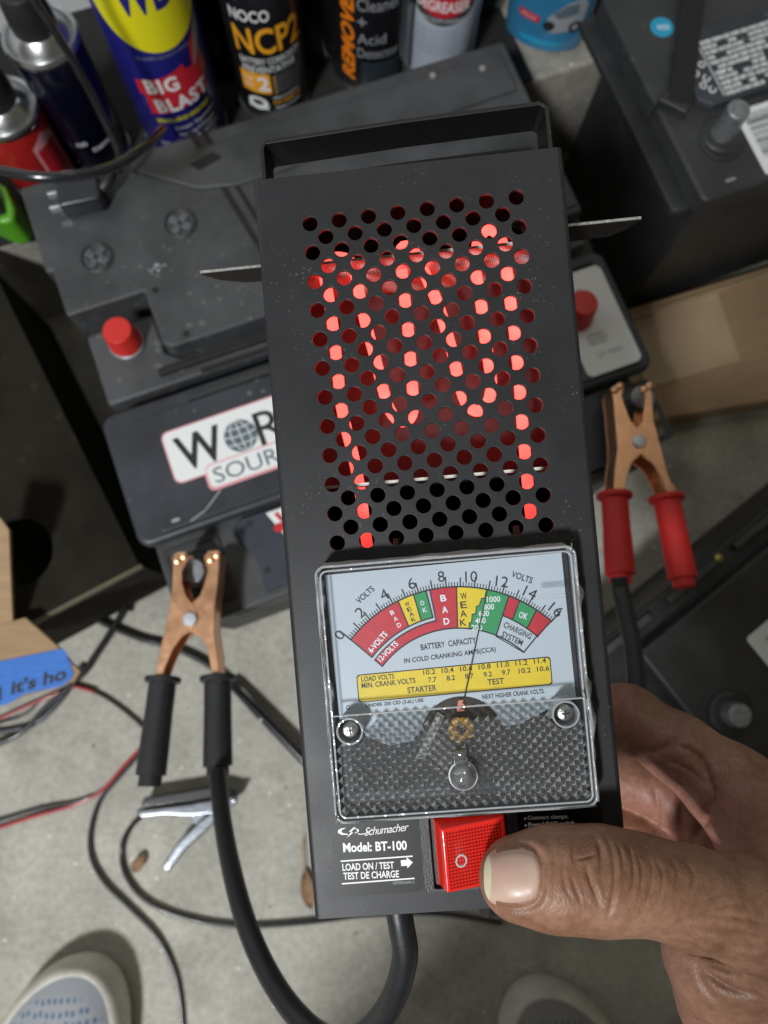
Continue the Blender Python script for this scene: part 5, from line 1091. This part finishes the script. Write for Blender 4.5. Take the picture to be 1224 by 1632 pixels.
# shoes
SOLE = mat('sole_cream', (.60, .575, .51), .6, var=.14, vscale=40, bump=.3, bscale=200, dust=.5, dscale=120, dustcol=(.12, .11, .09))
def fabric(name, c1, c2):
    m = bpy.data.materials.new(name); m.use_nodes = True; nt = m.node_tree; N = nt.nodes; b = N["Principled BSDF"]; b.inputs["Roughness"].default_value = .9
    tc = N.new("ShaderNodeTexCoord"); mp = N.new("ShaderNodeMapping"); mp.inputs["Scale"].default_value = (190, 125, 1); nt.links.new(tc.outputs["Object"], mp.inputs[0])
    w = N.new("ShaderNodeTexVoronoi"); w.inputs["Scale"].default_value = 1; w.inputs["Randomness"].default_value = .25; w.voronoi_dimensions = '2D'; nt.links.new(mp.outputs[0], w.inputs["Vector"])
    r = N.new("ShaderNodeValToRGB"); r.color_ramp.elements[0].position = .20; r.color_ramp.elements[0].color = (*c2, 1); r.color_ramp.elements[1].position = .34; r.color_ramp.elements[1].color = (*c1, 1); nt.links.new(w.outputs["Distance"], r.inputs[0])
    # perforations only over the vamp
    sx = N.new("ShaderNodeSeparateXYZ"); nt.links.new(tc.outputs["Object"], sx.inputs[0])
    vx = N.new("ShaderNodeVectorMath"); vx.operation = 'DISTANCE'; vx.inputs[1].default_value = (-.012, -.066, .07); nt.links.new(tc.outputs["Object"], vx.inputs[0])
    mr = N.new("ShaderNodeMapRange"); mr.inputs[1].default_value = .052; mr.inputs[2].default_value = .056; mr.inputs[3].default_value = 1; mr.inputs[4].default_value = 0; nt.links.new(vx.outputs["Value"], mr.inputs[0])
    mx = N.new("ShaderNodeMixRGB"); nt.links.new(mr.outputs[0], mx.inputs[0]); mx.inputs[1].default_value = (*[v*.92 for v in c1], 1); nt.links.new(r.outputs[0], mx.inputs[2]); nt.links.new(mx.outputs[0], b.inputs["Base Color"])
    n = N.new("ShaderNodeTexNoise"); n.inputs["Scale"].default_value = 1500; nt.links.new(tc.outputs["Object"], n.inputs["Vector"]); bp = N.new("ShaderNodeBump"); bp.inputs["Strength"].default_value = .6; bp.inputs["Distance"].default_value = .0006; nt.links.new(n.outputs["Fac"], bp.inputs["Height"]); nt.links.new(bp.outputs[0], b.inputs["Normal"])
    return m
FG = fabric('shoe_mesh', (.36, .38, .41), (.10, .17, .27)); FD = fabric('shoe_mesh_shaded', (.30, .29, .275), (.14, .17, .2))  # right shoe uses a darker copy, its shade mixed into the colour
def shoe(tip, yaw, mirror, up_m):
    """toe tip at tip, heel towards local -y"""
    so = bpy.data.objects.new('shoe', None); COL.objects.link(so); so.parent = PERS
    so.matrix_world = Matrix.Translation(tip) @ Matrix.Rotation(math.radians(yaw), 4, 'Z') @ Matrix.Diagonal((mirror, 1, 1, 1))
    so.matrix_parent_inverse = Matrix.Identity(4); so.matrix_basis = PI_ @ so.matrix_basis if False else so.matrix_basis
    def skew(v): return -.020*(1-max(0, 1-v/.10)**1.6)
    def half(v, side, w0=.056, v0=0, k=.085):
        w = w0*math.sqrt(max(0, 1-(1-min(max(v-v0, 0)/k, 1))**2.2)); return w*(1-.12*max(0, (v-.12)/.16))
    vv = [.0, .0008, .002, .004, .008, .014, .022, .032, .045, .06, .08, .11, .15, .20, .25, .275, .283]
    def outline(off=0):
        r = []
        for v in vv:
            w = half(v, 1)*(1 if v < .25 else max(.3, 1-((v-.25)/.04)**2)); r.append((w, v))
        q = [(x, -v) for x, v in r[1:]]; l = [(-x, y) for x, y in q[::-1]]; pts = [(0.0, 0.0)]+q+l; n = len(pts); out = []
        for i, p in enumerate(pts):
            a, b = pts[i-1], pts[(i+1) % n]; dx, dy = b[0]-a[0], b[1]-a[1]; L_ = math.hypot(dx, dy)+1e-9
            x, y = p[0]+dy/L_*off, p[1]-dx/L_*off; out.append((x+skew(-p[1]), y))
        return out
    mb = MB(); prof = [(-.001, .002), (.0008, .009), (.0012, .016), (.0006, .023), (-.0008, .029), (-.0026, .0335), (-.0050, .0362), (-.0072, .0368), (-.0084, .0350)]
    rings = [[(x, y, z+.004*math.exp(y/.03)) for x, y in outline(-o_)] for o_, z in prof]; n = len(rings[0]); vs = [p for r in rings for p in r]; fs = []
    for i in range(len(rings)-1):
        for k in range(n): fs.append((i*n+k, i*n+(k+1) % n, (i+1)*n+(k+1) % n, (i+1)*n+k))
    fs += [tuple(range(n))[::-1]]; mb.add(vs, fs); mb.build('sole', SOLE, so, smooth=70)
    mb = MB(); base = outline(.0072); n = len(base); ts = (0, .04, .10, .2, .34, .5, .68, .85, 1.0); vs = []; fs = []
    for t in ts:
        for x, y in base:
            yc = min(-.058, max(-.24, y)); xc = skew(-yc)*.8; a, b_ = x+(xc-x)*t, y+(yc-y)*t
            rise = (.012+.034*min(1, max(0, -y-.004)/.15))*(1-(1-t)**2.0)
            vs.append((a, b_, .0366+.004*math.exp(y/.03)+rise))
    for i in range(len(ts)-1):
        for k in range(n): fs.append((i*n+k, i*n+(k+1) % n, (i+1)*n+(k+1) % n, (i+1)*n+k))
    fs.append(tuple(range((len(ts)-1)*n, len(ts)*n))); mb.add(vs, fs); mb.build('upper', up_m, so, smooth=180)
    so.matrix_world = Matrix.Translation(tip) @ Matrix.Rotation(math.radians(yaw), 4, 'Z') @ Matrix.Diagonal((mirror, 1, 1, 1))
    return so
tp = P(120, 1533, .03); shoe(Vector((tp.x, tp.y, 0)), 4, 1, FG)
tp = P(868, 1569, .03); shoe(Vector((tp.x, tp.y, 0)), 0, -1, FD)
